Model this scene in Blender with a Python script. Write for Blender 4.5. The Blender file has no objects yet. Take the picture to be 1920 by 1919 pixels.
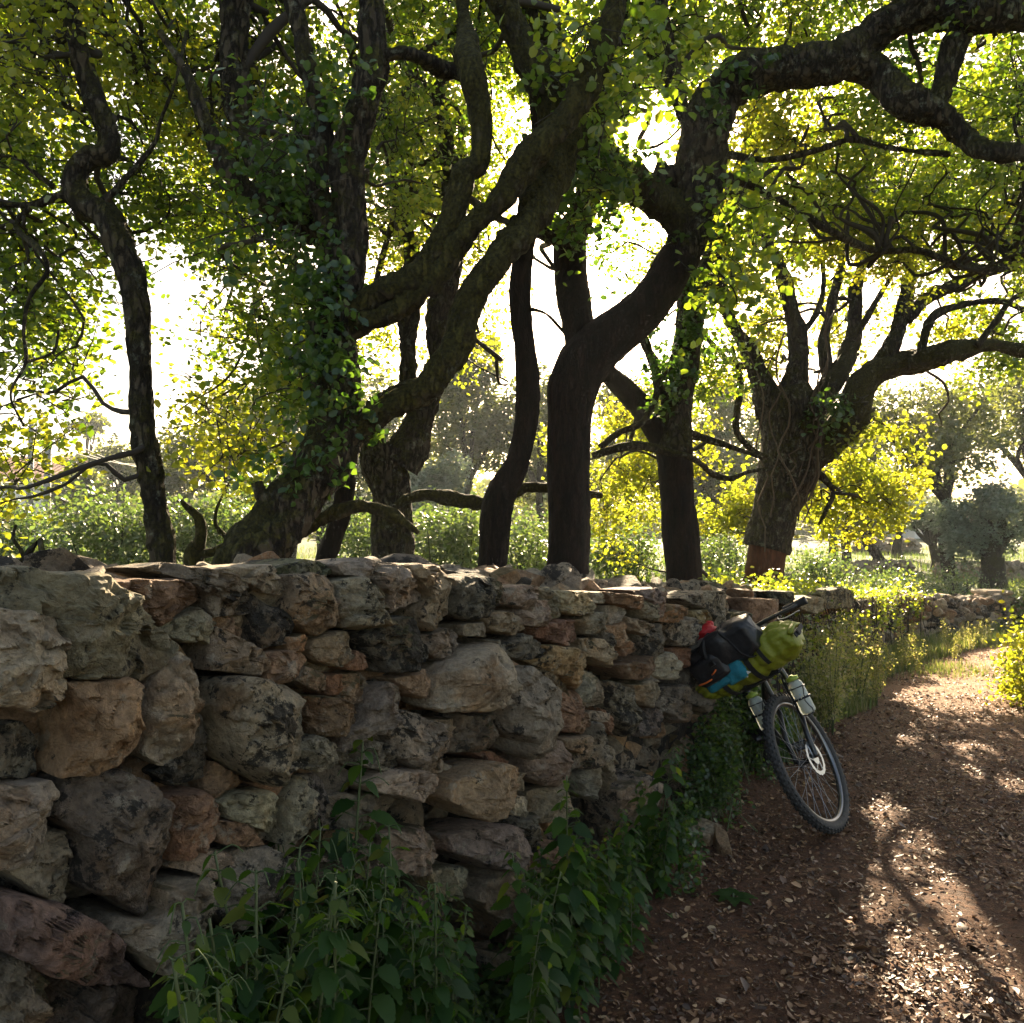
import bpy, math, random
import numpy as np
from mathutils import Vector, Matrix, noise as mnoise

# ------------------------------------------------------------------ camera, world, sun, exposure
F = 1500.0                       # focal length in pixels of the 1920 px wide photograph
EYE = 1.44
HORIZON = 1010.0
PITCH = math.atan((HORIZON - 959.5) / F)
scene = bpy.context.scene
COL = scene.collection
cam_d = bpy.data.cameras.new('camera')
cam = bpy.data.objects.new('camera', cam_d); COL.objects.link(cam)
cam.location = (0, 0, EYE)
cam.rotation_euler = (math.radians(90) + PITCH, 0, 0)
cam_d.sensor_width = 36; cam_d.lens = F / 1920 * 36
cam_d.clip_start = 0.05; cam_d.clip_end = 3000
scene.camera = cam

CP, SP = math.cos(PITCH), math.sin(PITCH)
def ray(x, y):
    a = (x - 960) / F; b = (959.5 - y) / F
    return np.array([a, CP - b * SP, SP + b * CP])
def px(x, y, d):
    """world point seen at photo pixel (x, y) lying d metres ahead"""
    r = ray(x, y)
    return np.array([0, 0, EYE]) + r * (d / r[1])
def gpx(x, y, z=0.0):
    r = ray(x, y); t = (z - EYE) / r[2]
    return np.array([0, 0, EYE]) + r * t

SR = ray(1190, 250); SR = SR / np.linalg.norm(SR)
SUN_EL = math.asin(SR[2]); SUN_AZ = math.atan2(SR[0], SR[1])     # azimuth from +Y towards +X
world = bpy.data.worlds.new('World'); scene.world = world; world.use_nodes = True
wn = world.node_tree.nodes; wl = world.node_tree.links
bg = wn['Background']; sky = wn.new('ShaderNodeTexSky')
sky.sky_type = 'NISHITA'; sky.sun_disc = False
sky.sun_elevation = SUN_EL; sky.sun_rotation = SUN_AZ
sky.dust_density = 2.5; sky.ozone_density = 1.0; sky.air_density = 1.0
wt = wn.new('ShaderNodeMix'); wt.data_type = 'RGBA'; wt.blend_type = 'MULTIPLY'; wt.inputs[0].default_value = 1.0
wt.inputs[7].default_value = (1.10, 0.955, 0.80, 1)      # warm evening air: the camera's white balance
wl.new(sky.outputs[0], wt.inputs[6]); wl.new(wt.outputs[2], bg.inputs[0]); bg.inputs[1].default_value = 0.055
sun_d = bpy.data.lights.new('sun', 'SUN'); sun = bpy.data.objects.new('sun', sun_d); COL.objects.link(sun)
sun_d.energy = 5.0; sun_d.angle = math.radians(0.5); sun_d.color = (1.0, 0.80, 0.54)
sun.rotation_euler = Vector(-SR).to_track_quat('-Z', 'Y').to_euler()
scene.view_settings.view_transform = 'Standard'; scene.view_settings.look = 'None'
scene.view_settings.gamma = 1.0; scene.view_settings.use_curve_mapping = False
scene.view_settings.exposure = 2.75
scene.cycles.max_bounces = 8; scene.cycles.diffuse_bounces = 3; scene.cycles.transmission_bounces = 6
scene.cycles.glossy_bounces = 2; scene.cycles.volume_bounces = 0
scene.cycles.caustics_reflective = False; scene.cycles.caustics_refractive = False
scene.cycles.sample_clamp_indirect = 6.0

rng = np.random.default_rng(11)
random.seed(5)

# ------------------------------------------------------------------ helpers
def tag(o, label=None, cat=None, group=None, kind=None):
    if label: o['label'] = label
    if cat: o['category'] = cat
    if group: o['group'] = group
    if kind: o['kind'] = kind
    return o
def thing(name, label, cat, loc=(0, 0, 0), group=None):
    o = bpy.data.objects.new(name, None); COL.objects.link(o)
    o.empty_display_size = 0.1
    o.location = tuple(float(v) for v in loc)
    return tag(o, label, cat, group)

def vnoise(p, seed=0):
    p = np.asarray(p, float); i = np.floor(p).astype(np.int64); f = p - i; f = f * f * (3 - 2 * f)
    def h(dx, dy, dz):
        n = (i[:, 0] + dx) * 374761393 + (i[:, 1] + dy) * 668265263 + (i[:, 2] + dz) * 2147483647 + seed * 1274126177
        n = (n ^ (n >> 13)) * 1274126177 & 0xffffffff
        n = (n ^ (n >> 16)) & 0xffff
        return n / 32767.5 - 1
    x, y, z = f[:, 0], f[:, 1], f[:, 2]
    a = h(0,0,0)*(1-x)+h(1,0,0)*x; b = h(0,1,0)*(1-x)+h(1,1,0)*x
    c = h(0,0,1)*(1-x)+h(1,0,1)*x; d = h(0,1,1)*(1-x)+h(1,1,1)*x
    return (a*(1-y)+b*y)*(1-z)+(c*(1-y)+d*y)*z
def fbm(p, oct=4, seed=0):
    p = np.asarray(p, float); s = 0; a = 1.0
    for k in range(oct):
        s = s + a * vnoise(p * (2.03 ** k) + 17.3 * k, seed + k); a *= 0.5
    return s / 1.9

class MB:
    """collects vertices and faces (tris / quads / polygons) and links them as ONE mesh object"""
    def __init__(self): self.v = []; self.f = []; self.n = 0; self.attr = []; self.col = []
    def add(self, v, f, col=None):
        v = np.asarray(v, float).reshape(-1, 3)
        self.v.append(v); self.f.extend([[i + self.n for i in q] for q in f]); self.n += len(v)
        if col is not None: self.col.append(np.tile(np.array(col, float), (len(v), 1)) if np.ndim(col) == 1 else np.asarray(col))
        return self
    def box(self, c, s, R=None, bev=0.0):
        hx, hy, hz = np.array(s, float) / 2
        if bev <= 0:
            v = np.array([[x, y, z] for x in (-hx, hx) for y in (-hy, hy) for z in (-hz, hz)])
            f = [(0,1,3,2),(4,6,7,5),(0,4,5,1),(2,3,7,6),(0,2,6,4),(1,5,7,3)]
        else:
            bm_v = []; f = []
            b = min(bev, hx * .9, hy * .9, hz * .9)
            idx = {}
            for sx in (-1, 1):
                for sy in (-1, 1):
                    for sz in (-1, 1):
                        for ax in range(3):
                            p = [sx * (hx - b), sy * (hy - b), sz * (hz - b)]; p[ax] = (sx, sy, sz)[ax] * (hx, hy, hz)[ax]
                            idx[(sx, sy, sz, ax)] = len(bm_v); bm_v.append(p)
            for ax in range(3):
                o = [a for a in range(3) if a != ax]
                for s_ in (-1, 1):
                    q = []
                    for a, c2 in ((-1, -1), (1, -1), (1, 1), (-1, 1)):
                        k = [0, 0, 0]; k[ax] = s_; k[o[0]] = a; k[o[1]] = c2; q.append(idx[(*k, ax)])
                    f.append(q)
                for a in (-1, 1):
                    for c2 in (-1, 1):
                        k0 = [0, 0, 0]; k0[o[0]] = a; k0[o[1]] = c2; k1 = list(k0); k0[ax] = -1; k1[ax] = 1
                        f.append([idx[(*k0, o[0])], idx[(*k1, o[0])], idx[(*k1, o[1])], idx[(*k0, o[1])]])
            for sx in (-1, 1):
                for sy in (-1, 1):
                    for sz in (-1, 1): f.append([idx[(sx, sy, sz, a)] for a in range(3)])
            v = np.array(bm_v)
        if R is not None: v = v @ np.array(R).T
        return self.add(v + np.array(c), f)
    def tube(self, pts, rad, seg=8, cap=True, closed=False, flat=None):
        pts = np.asarray(pts, float); n = len(pts)
        rad = np.full(n, rad) if np.ndim(rad) == 0 else np.asarray(rad, float)
        if closed: T = np.roll(pts, -1, 0) - np.roll(pts, 1, 0)
        else: T = np.gradient(pts, axis=0)
        T /= np.linalg.norm(T, axis=1, keepdims=True) + 1e-12
        up = np.array([0, 0, 1.0]) if abs(T[0][2]) < .9 else np.array([1.0, 0, 0])
        N = np.cross(T[0], up); N /= np.linalg.norm(N)
        ang = np.arange(seg) / seg * 2 * math.pi; V = []
        for i in range(n):
            N = N - T[i] * np.dot(N, T[i]); N /= np.linalg.norm(N) + 1e-12
            B = np.cross(T[i], N)
            V.append(pts[i] + rad[i] * (np.cos(ang)[:, None] * N + np.sin(ang)[:, None] * B * (flat or 1)))
        V = np.concatenate(V); f = []
        for i in range(n if closed else n - 1):
            a = i * seg; b = ((i + 1) % n) * seg
            for j in range(seg): f.append((a + j, a + (j + 1) % seg, b + (j + 1) % seg, b + j))
        if cap and not closed:
            f.append(tuple(range(seg))[::-1]); f.append(tuple((n - 1) * seg + j for j in range(seg)))
        return self.add(V, f)
    def lathe(self, prof, c, axis, seg=16, R0=None):
        """prof: (radius, height) pairs along axis from c"""
        axis = np.array(axis, float); axis /= np.linalg.norm(axis)
        u = np.cross(axis, [0, 0, 1.0]) if abs(axis[2]) < .9 else np.cross(axis, [1.0, 0, 0]); u /= np.linalg.norm(u)
        w = np.cross(axis, u); ang = np.arange(seg) / seg * 2 * math.pi; V = []; f = []
        for r, h in prof:
            V.append(np.array(c) + axis * h + r * (np.cos(ang)[:, None] * u + np.sin(ang)[:, None] * w))
        for i in range(len(prof) - 1):
            for j in range(seg):
                f.append((i*seg+j, i*seg+(j+1)%seg, (i+1)*seg+(j+1)%seg, (i+1)*seg+j))
        f.append(tuple(range(seg))[::-1]); f.append(tuple((len(prof)-1)*seg+j for j in range(seg)))
        return self.add(np.concatenate(V), f)
    def build(self, name, mat, parent=None, M=None, smooth=True, rel=True):
        v = np.concatenate(self.v)
        if M is not None:
            M = np.array(M); v = v @ M[:3, :3].T + M[:3, 3]
        org = np.array(parent_world(parent)) if (parent and rel) else np.zeros(3)
        me = bpy.data.meshes.new(name)
        me.from_pydata((v - org).tolist(), [], self.f)
        if self.col:
            c = np.concatenate(self.col); c = np.hstack([c, np.ones((len(c), 1))]) if c.shape[1] == 3 else c
            at = me.color_attributes.new('Col', 'FLOAT_COLOR', 'POINT'); at.data.foreach_set('color', c.astype(np.float32).ravel())
        if smooth: me.polygons.foreach_set('use_smooth', np.ones(len(me.polygons), bool))
        me.materials.append(mat); me.update()
        if mat.name == 'limestone' and smooth: me.set_sharp_from_angle(angle=math.radians(30))
        o = bpy.data.objects.new(name, me); COL.objects.link(o)
        if parent: o.parent = parent
        return o
def parent_world(p):
    l = np.array(p.location)
    while p.parent: p = p.parent; l = l + np.array(p.location)
    return l

def spline(P, step=.05):
    P = np.asarray(P, float); n = len(P)
    if n == 2: P = np.vstack([P[0], (P[0] + P[1]) / 2, P[1]]); n = 3
    Q = np.vstack([2 * P[0] - P[1], P, 2 * P[-1] - P[-2]]); out = []
    for i in range(1, n):
        p0, p1, p2, p3 = Q[i - 1], Q[i], Q[i + 1], Q[i + 2]; k = max(2, int(np.linalg.norm((p2 - p1)[:3]) / step))
        t = np.linspace(0, 1, k, endpoint=False)[:, None]
        out.append(.5 * ((2 * p1) + (-p0 + p2) * t + (2*p0 - 5*p1 + 4*p2 - p3) * t**2 + (-p0 + 3*p1 - 3*p2 + p3) * t**3))
    return np.vstack(out + [P[-1:]])

def fast_mesh(name, verts, faces, mat, parent=None, rnd=None, smooth=False, col=None):
    """verts (n,3), faces (m,k) int array, rnd per-vertex random value"""
    org = np.array(parent_world(parent)) if parent else np.zeros(3)
    me = bpy.data.meshes.new(name); nv = len(verts); m, k = faces.shape
    me.vertices.add(nv); me.vertices.foreach_set('co', (verts - org).astype(np.float32).ravel())
    me.loops.add(m * k); me.loops.foreach_set('vertex_index', faces.astype(np.int32).ravel())
    me.polygons.add(m); me.polygons.foreach_set('loop_start', np.arange(0, m * k, k, dtype=np.int32))
    try: me.polygons.foreach_set('loop_total', np.full(m, k, dtype=np.int32))
    except Exception: pass
    if smooth: me.polygons.foreach_set('use_smooth', np.ones(m, bool))
    if rnd is not None:
        a = me.attributes.new('rnd', 'FLOAT', 'POINT'); a.data.foreach_set('value', rnd.astype(np.float32))
    if col is not None:
        a = me.color_attributes.new('Col', 'FLOAT_COLOR', 'POINT'); a.data.foreach_set('color', col.astype(np.float32).ravel())
    me.update(); me.validate()
    me.materials.append(mat)
    o = bpy.data.objects.new(name, me); COL.objects.link(o)
    if parent: o.parent = parent
    return o

# ------------------------------------------------------------------ materials
def newmat(name):
    m = bpy.data.materials.new(name); m.use_nodes = True
    nt = m.node_tree; b = nt.nodes['Principled BSDF']; return m, nt, b
def N(nt, t, **kw):
    n = nt.nodes.new(t)
    for k, v in kw.items():
        if k.startswith('i_'):
            key = k[2:]; key = int(key) if key.isdigit() else key.replace('_', ' ')
            n.inputs[key].default_value = v
        else: setattr(n, k, v)
    return n
def ramp(nt, fac, stops):
    r = nt.nodes.new('ShaderNodeValToRGB'); e = r.color_ramp.elements
    e[0].position = stops[0][0]; e[0].color = (*stops[0][1], 1)
    e[1].position = stops[-1][0]; e[1].color = (*stops[-1][1], 1)
    for p, c in stops[1:-1]: q = e.new(p); q.color = (*c, 1)
    nt.links.new(fac, r.inputs[0]); return r.outputs[0]
def g3(v): return (v, v, v)
def mixc(nt, fac, a, b, mode='MIX'):
    m = nt.nodes.new('ShaderNodeMix'); m.data_type = 'RGBA'; m.blend_type = mode
    for sock, v in ((m.inputs[0], fac), (m.inputs[6], a), (m.inputs[7], b)):
        if hasattr(v, 'links') or isinstance(v, bpy.types.NodeSocket): nt.links.new(v, sock)
        elif isinstance(v, (int, float)): sock.default_value = v
        else: sock.default_value = (*v, 1) if len(v) == 3 else v
    return m.outputs[2]
def plain(name, c, rough=0.6, metal=0.0, bump=0.0, scale=200.0, var=0.0, trans=0.0, spec=0.5):
    m, nt, b = newmat(name)
    b.inputs['Base Color'].default_value = (*c, 1); b.inputs['Roughness'].default_value = rough
    b.inputs['Metallic'].default_value = metal; b.inputs['Specular IOR Level'].default_value = spec
    if trans: b.inputs['Transmission Weight'].default_value = trans
    tc = N(nt, 'ShaderNodeTexCoord'); nz = N(nt, 'ShaderNodeTexNoise', i_Scale=scale, i_Detail=4.0)
    nt.links.new(tc.outputs['Object'], nz.inputs['Vector'])
    if var:
        c0 = tuple(x * (1 - var) for x in c); c1 = tuple(min(1, x * (1 + var)) for x in c)
        nt.links.new(ramp(nt, nz.outputs[0], [(.35, c0), (.65, c1)]), b.inputs['Base Color'])
    if bump:
        bp = N(nt, 'ShaderNodeBump', i_Strength=bump, i_Distance=.004); nt.links.new(nz.outputs[0], bp.inputs['Height'])
        nt.links.new(bp.outputs[0], b.inputs['Normal'])
    return m

def leaf_mat(name, cols, tcols, tmix=0.5, rough=0.45, gloss=0.12, attr='rnd'):
    """cols: reflectance ramp, tcols: transmitted light ramp, by a random value per leaf"""
    m, nt, b = newmat(name); nt.nodes.remove(b); out = nt.nodes['Material Output']
    at = N(nt, 'ShaderNodeAttribute', attribute_name=attr)
    n = len(cols) - 1
    c = ramp(nt, at.outputs['Fac'], [(i / n, cols[i]) for i in range(n + 1)])
    n2 = len(tcols) - 1
    t = ramp(nt, at.outputs['Fac'], [(i / n2, tcols[i]) for i in range(n2 + 1)])
    d = N(nt, 'ShaderNodeBsdfDiffuse'); tr = N(nt, 'ShaderNodeBsdfTranslucent'); gl = N(nt, 'ShaderNodeBsdfGlossy', i_Roughness=rough)
    gl.inputs['Color'].default_value = (1, 1, 1, 1)
    nt.links.new(c, d.inputs['Color']); nt.links.new(t, tr.inputs['Color'])
    m1 = N(nt, 'ShaderNodeMixShader'); m1.inputs[0].default_value = tmix
    nt.links.new(d.outputs[0], m1.inputs[1]); nt.links.new(tr.outputs[0], m1.inputs[2])
    fr = N(nt, 'ShaderNodeLayerWeight', i_Blend=.35); mu = N(nt, 'ShaderNodeMath', operation='MULTIPLY_ADD'); mu.inputs[1].default_value = gloss * 1.2; mu.inputs[2].default_value = gloss * .35
    nt.links.new(fr.outputs['Facing'], mu.inputs[0])
    m2 = N(nt, 'ShaderNodeMixShader'); nt.links.new(mu.outputs[0], m2.inputs[0])
    nt.links.new(m1.outputs[0], m2.inputs[1]); nt.links.new(gl.outputs[0], m2.inputs[2])
    nt.links.new(m2.outputs[0], out.inputs['Surface'])
    return m

def bark_mat(name, c0, c1, moss=0.0, crack=1.0, scale=1.0, stretch=3.0, lichen=0.0):
    m, nt, b = newmat(name); L = nt.links
    geo = N(nt, 'ShaderNodeNewGeometry')
    mp = N(nt, 'ShaderNodeMapping'); mp.inputs['Scale'].default_value = (1, 1, 1 / stretch); L.new(geo.outputs['Position'], mp.inputs['Vector'])
    n1 = N(nt, 'ShaderNodeTexNoise', i_Scale=9.0 * scale, i_Detail=8.0, i_Roughness=.65); L.new(mp.outputs[0], n1.inputs['Vector'])
    vo = N(nt, 'ShaderNodeTexVoronoi', feature='DISTANCE_TO_EDGE', i_Scale=22.0 * scale)
    wp = N(nt, 'ShaderNodeVectorMath', operation='MULTIPLY_ADD'); L.new(n1.outputs['Color'], wp.inputs[0]); wp.inputs[1].default_value = (.16, .16, .16); L.new(mp.outputs[0], wp.inputs[2])
    L.new(wp.outputs[0], vo.inputs['Vector'])
    col = ramp(nt, n1.outputs['Fac'], [(.3, c0), (.7, c1)])
    ck = ramp(nt, vo.outputs['Distance'], [(0, g3(1 - .75 * crack)), (.18, g3(1))])
    col = mixc(nt, 1.0, col, ck, 'MULTIPLY')
    if lichen:
        n3 = N(nt, 'ShaderNodeTexNoise', i_Scale=14.0, i_Detail=6.0, i_Roughness=.7); L.new(geo.outputs['Position'], n3.inputs['Vector'])
        f = ramp(nt, n3.outputs['Fac'], [(.56, g3(0)), (.64, g3(lichen))]); col = mixc(nt, f, col, (.20, .21, .16))
    if moss:
        vnf = N(nt, 'ShaderNodeTexNoise', i_Scale=70.0, i_Detail=4.0); L.new(geo.outputs['Position'], vnf.inputs['Vector'])
        n2 = N(nt, 'ShaderNodeTexNoise', i_Scale=9.0, i_Detail=9.0, i_Roughness=.75); L.new(geo.outputs['Position'], n2.inputs['Vector'])
        sx = N(nt, 'ShaderNodeSeparateXYZ'); L.new(geo.outputs['Normal'], sx.inputs[0])
        ad = N(nt, 'ShaderNodeMath', operation='MULTIPLY_ADD'); L.new(sx.outputs['Z'], ad.inputs[0]); ad.inputs[1].default_value = .25; L.new(n2.outputs['Fac'], ad.inputs[2])
        f = ramp(nt, ad.outputs[0], [(.62 - .25 * moss, g3(0)), (.72 - .2 * moss, g3(1))]); col = mixc(nt, f, col, ramp(nt, vnf.outputs['Fac'], [(.3, (.014, .014, .004)), (.7, (.07, .06, .012))]))
    L.new(col, b.inputs['Base Color']); b.inputs['Roughness'].default_value = .9; b.inputs['Specular IOR Level'].default_value = .25
    hh = N(nt, 'ShaderNodeMath', operation='MULTIPLY_ADD'); ckb = N(nt, 'ShaderNodeRGBToBW'); L.new(ck, ckb.inputs[0])
    L.new(ckb.outputs[0], hh.inputs[0]); hh.inputs[1].default_value = .8 * crack; L.new(n1.outputs['Fac'], hh.inputs[2])
    bp = N(nt, 'ShaderNodeBump', i_Strength=1.0, i_Distance=.03); L.new(hh.outputs[0], bp.inputs['Height']); L.new(bp.outputs[0], b.inputs['Normal'])
    return m

def stone_mat():
    m, nt, b = newmat('limestone'); L = nt.links
    at = N(nt, 'ShaderNodeAttribute', attribute_name='Col'); geo = N(nt, 'ShaderNodeNewGeometry')
    def nz(s, d=6.0, r=.6, off=0):
        mp = N(nt, 'ShaderNodeMapping'); mp.inputs['Location'].default_value = (off, off * .7, 0); L.new(geo.outputs['Position'], mp.inputs['Vector'])
        n = N(nt, 'ShaderNodeTexNoise', i_Scale=s, i_Detail=d, i_Roughness=r); L.new(mp.outputs[0], n.inputs['Vector']); return n.outputs['Fac']
    big = nz(7, 5, .6); fine = nz(60, 8, .7, 3); spots = nz(28, 6, .75, 9); tint = nz(5, 4, .6, 21); blot = nz(16, 7, .7, 33)
    col = mixc(nt, 1.0, at.outputs['Color'], ramp(nt, fine, [(.25, g3(.45)), (.5, g3(.95)), (.75, g3(1.5))]), 'MULTIPLY')
    col = mixc(nt, ramp(nt, tint, [(.5, g3(0)), (.7, g3(.65))]), col, mixc(nt, 1.0, col, (1.25, .85, .5), 'MULTIPLY'))
    # pale and black crustose lichen, in patches with a shape of their own
    col = mixc(nt, ramp(nt, blot, [(.58, g3(0)), (.62, g3(.55))]), col, (.34, .30, .23))
    sub = N(nt, 'ShaderNodeMath', operation='MULTIPLY_ADD'); L.new(big, sub.inputs[0]); sub.inputs[1].default_value = .7; L.new(spots, sub.inputs[2])
    th = N(nt, 'ShaderNodeMath', operation='SUBTRACT'); L.new(sub.outputs[0], th.inputs[0]); L.new(at.outputs['Alpha'], th.inputs[1])
    dk = ramp(nt, th.outputs[0], [(.0, g3(0)), (.045, g3(.9))])
    mid = nz(11, 6, .65, 51); col = mixc(nt, 1.0, col, ramp(nt, mid, [(.3, (.50, .42, .34)), (.48, (1, 1, 1)), (.7, (1.25, 1.2, 1.1))]), 'MULTIPLY')
    col = mixc(nt, dk, col, (.016, .014, .011))
    # moss on some upward faces
    sx = N(nt, 'ShaderNodeSeparateXYZ'); L.new(geo.outputs['Normal'], sx.inputs[0])
    ad = N(nt, 'ShaderNodeMath', operation='MULTIPLY_ADD'); L.new(sx.outputs['Z'], ad.inputs[0]); ad.inputs[1].default_value = .16; L.new(tint, ad.inputs[2])
    col = mixc(nt, ramp(nt, ad.outputs[0], [(.70, g3(0)), (.76, g3(.75))]), col, (.05, .048, .014))
    L.new(col, b.inputs['Base Color']); b.inputs['Roughness'].default_value = .82; b.inputs['Specular IOR Level'].default_value = .35
    vo = N(nt, 'ShaderNodeTexVoronoi', feature='DISTANCE_TO_EDGE', i_Scale=14.0)
    wv = N(nt, 'ShaderNodeVectorMath', operation='MULTIPLY_ADD'); nn = N(nt, 'ShaderNodeTexNoise', i_Scale=9.0, i_Detail=4.0); L.new(geo.outputs['Position'], nn.inputs['Vector'])
    L.new(nn.outputs['Color'], wv.inputs[0]); wv.inputs[1].default_value = (.25, .25, .25); L.new(geo.outputs['Position'], wv.inputs[2]); L.new(wv.outputs[0], vo.inputs['Vector'])
    cr = ramp(nt, vo.outputs['Distance'], [(0, g3(0)), (.03, g3(1))]); bw = N(nt, 'ShaderNodeRGBToBW'); L.new(cr, bw.inputs[0])
    h1 = N(nt, 'ShaderNodeMath', operation='MULTIPLY_ADD'); L.new(bw.outputs[0], h1.inputs[0]); h1.inputs[1].default_value = .12; L.new(fine, h1.inputs[2])
    h2 = N(nt, 'ShaderNodeMath', operation='MULTIPLY_ADD'); L.new(blot, h2.inputs[0]); h2.inputs[1].default_value = 1.3; L.new(h1.outputs[0], h2.inputs[2])
    bp = N(nt, 'ShaderNodeBump', i_Strength=1.0, i_Distance=.022); L.new(h2.outputs[0], bp.inputs['Height']); L.new(bp.outputs[0], b.inputs['Normal'])
    return m

M_STONE = stone_mat()
M_BARK = bark_mat('cork_bark', (.030, .022, .015), (.085, .066, .045), moss=.55, crack=1.0, lichen=.6)
M_MOSSBARK = bark_mat('mossy_bark', (.028, .022, .014), (.075, .06, .04), moss=1.3, crack=.8, lichen=.4)
M_STRIP = bark_mat('stripped_cork_trunk', (.010, .0065, .005), (.034, .020, .014), moss=.0, crack=.6, stretch=5.0, scale=1.6, lichen=0)
M_STRIPRED = bark_mat('red_stripped_trunk', (.05, .018, .009), (.13, .05, .022), moss=.0, crack=.5, stretch=6.0)
M_TWIG = plain('twig_bark', (.035, .027, .02), .9)
OAK_C = [(.025, .055, .010), (.04, .08, .013), (.06, .11, .018), (.09, .13, .022)]
OAK_T = [(.14, .26, .012), (.26, .40, .016), (.42, .52, .02), (.60, .60, .03)]
M_OAK = leaf_mat('oak_leaf', OAK_C, OAK_T, .52, .45, .10)
M_OAKY = leaf_mat('young_oak_leaf', [(.06, .09, .012), (.10, .14, .018), (.14, .17, .02)], [(.30, .38, .02), (.46, .50, .025), (.64, .58, .03)], .55, .5, .06)
M_IVY = leaf_mat('ivy_leaf', [(.012, .035, .010), (.022, .055, .014), (.04, .085, .02)], [(.07, .16, .012), (.14, .28, .02), (.30, .45, .03)], .42, .4, .08)
M_OLIVE = leaf_mat('olive_leaf', [(.09, .12, .085), (.14, .18, .13), (.22, .26, .19)], [(.14, .2, .09), (.24, .3, .14)], .35, .45, .1)
M_FAR = leaf_mat('far_leaf', [(.03, .05, .02), (.05, .075, .028), (.08, .10, .035)], [(.14, .18, .03), (.24, .28, .05), (.34, .34, .06)], .42)
M_SHRUB = leaf_mat('shrub_leaf', [(.06, .09, .03), (.09, .12, .04), (.13, .16, .06)], [(.10, .18, .03), (.17, .26, .04), (.28, .34, .06)], .42, .4, .10)
M_NETTLE = leaf_mat('nettle_leaf', [(.018, .050, .016), (.035, .085, .022), (.06, .12, .03), (.13, .15, .03)], [(.08, .19, .015), (.14, .30, .02), (.2, .36, .03), (.4, .4, .04)], .42, .4, .1)
M_STEM = plain('green_stem', (.07, .09, .03), .7)
M_GRASS = leaf_mat('grass_blade', [(.05, .09, .02), (.09, .13, .03), (.16, .17, .06), (.30, .25, .12)], [(.10, .18, .02), (.18, .26, .03), (.28, .30, .06), (.36, .30, .12)], .45, .4, .08)
M_LITTER = leaf_mat('leaf_litter', [(.035, .017, .008), (.10, .045, .018), (.19, .088, .036), (.32, .18, .085), (.50, .38, .22)], [(.03, .015, .005), (.08, .04, .01), (.14, .07, .02)], .12, .5, .08)

# ------------------------------------------------------------------ leaves
LT = np.array([[0,0,0],[-.30,.22,.05],[-.36,.62,.08],[0,1,-.04],[.36,.62,.08],[.30,.22,.05],[0,.5,-.05]])
LF = np.array([[0,6,2,1],[6,3,2,2],[0,5,4,6],[6,4,3,3]])
LF4 = np.array([[0,3,2,1],[0,5,4,3]])
LT6 = LT[:6]
def frames(n, up=0.6, rg=None):
    """random leaf frames: y = leaf direction, z = normal (biased up)"""
    rg = rg or rng
    nz_ = rg.normal(size=(n, 3)); nz_[:, 2] = np.abs(nz_[:, 2]) * (1 + 2 * up) + up * .5
    nz_ /= np.linalg.norm(nz_, axis=1, keepdims=True)
    d = rg.normal(size=(n, 3)); d[:, 2] -= .35
    d -= nz_ * (d * nz_).sum(1, keepdims=True); d /= np.linalg.norm(d, axis=1, keepdims=True) + 1e-9
    x = np.cross(d, nz_)
    return x, d, nz_
def leaf_cloud(cent, size, up=.6, width=1.0, rg=None):
    rg = rg or rng
    n = len(cent); x, y, z = frames(n, up, rg)
    s = size * rg.uniform(.6, 1.25, n)[:, None, None]
    t = LT6 * np.array([width, 1, 1])
    fold = rg.uniform(.2, 1.8, n)[:, None]
    v = cent[:, None] + s * (t[None, :, 0:1] * x[:, None] + t[None, :, 1:2] * y[:, None] + (t[None, :, 2] * fold)[..., None] * z[:, None])
    f = (LF4[None] + (np.arange(n) * 6)[:, None, None]).reshape(-1, 4)
    return v.reshape(-1, 3), f
def leaves_obj(name, cent, size, mat, parent=None, up=.6, width=1.0, rnd=None):
    v, f = leaf_cloud(cent, size, up, width)
    if rnd is None: rnd = rng.random(len(cent))
    return fast_mesh(name, v, f, mat, parent, rnd=np.repeat(rnd, 6))

# patches of ground the sun reaches: leaves whose shadow falls there do not grow (photo px ellipses on a level z)
LIT = []
def lit(x, y, rx, ry, z=0.0):
    c = gpx(x, y, z); a = gpx(x + rx, y, z); b = gpx(x, y - ry, z); b2 = gpx(x, y + ry, z)
    LIT.append((c[0], (b[1] + b2[1]) / 2, abs(a[0] - c[0]), abs(b[1] - b2[1]) / 2, z))
for a in [(1770,1248,120,26),(1700,1300,60,16),(1850,1310,50,18),(1640,1340,40,14),(1650,1385,60,12),(1820,1400,40,10),(1640,1520,55,16),
          (1590,1605,50,26),(1525,1425,30,60),(1530,1540,30,12),(1800,1690,62,26),(1895,1600,36,26),(1575,1718,18,12),(1838,1870,80,34),(1540,1850,38,16),(1700,1470,50,12),
          (1640,1225,70,12),(1740,1215,80,10),(1890,1480,34,16),(1760,1590,26,12),(1655,1760,20,9),(1460,1880,26,10)]: lit(*a)
LIT_S = [(px(1150,1125,3.35), .20), (px(1180,1140,3.6), .08), (px(1065,1480,2.45), .17), (px(1070,1620,2.3), .08), (px(1080,1120,3.1), .07)]
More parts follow.
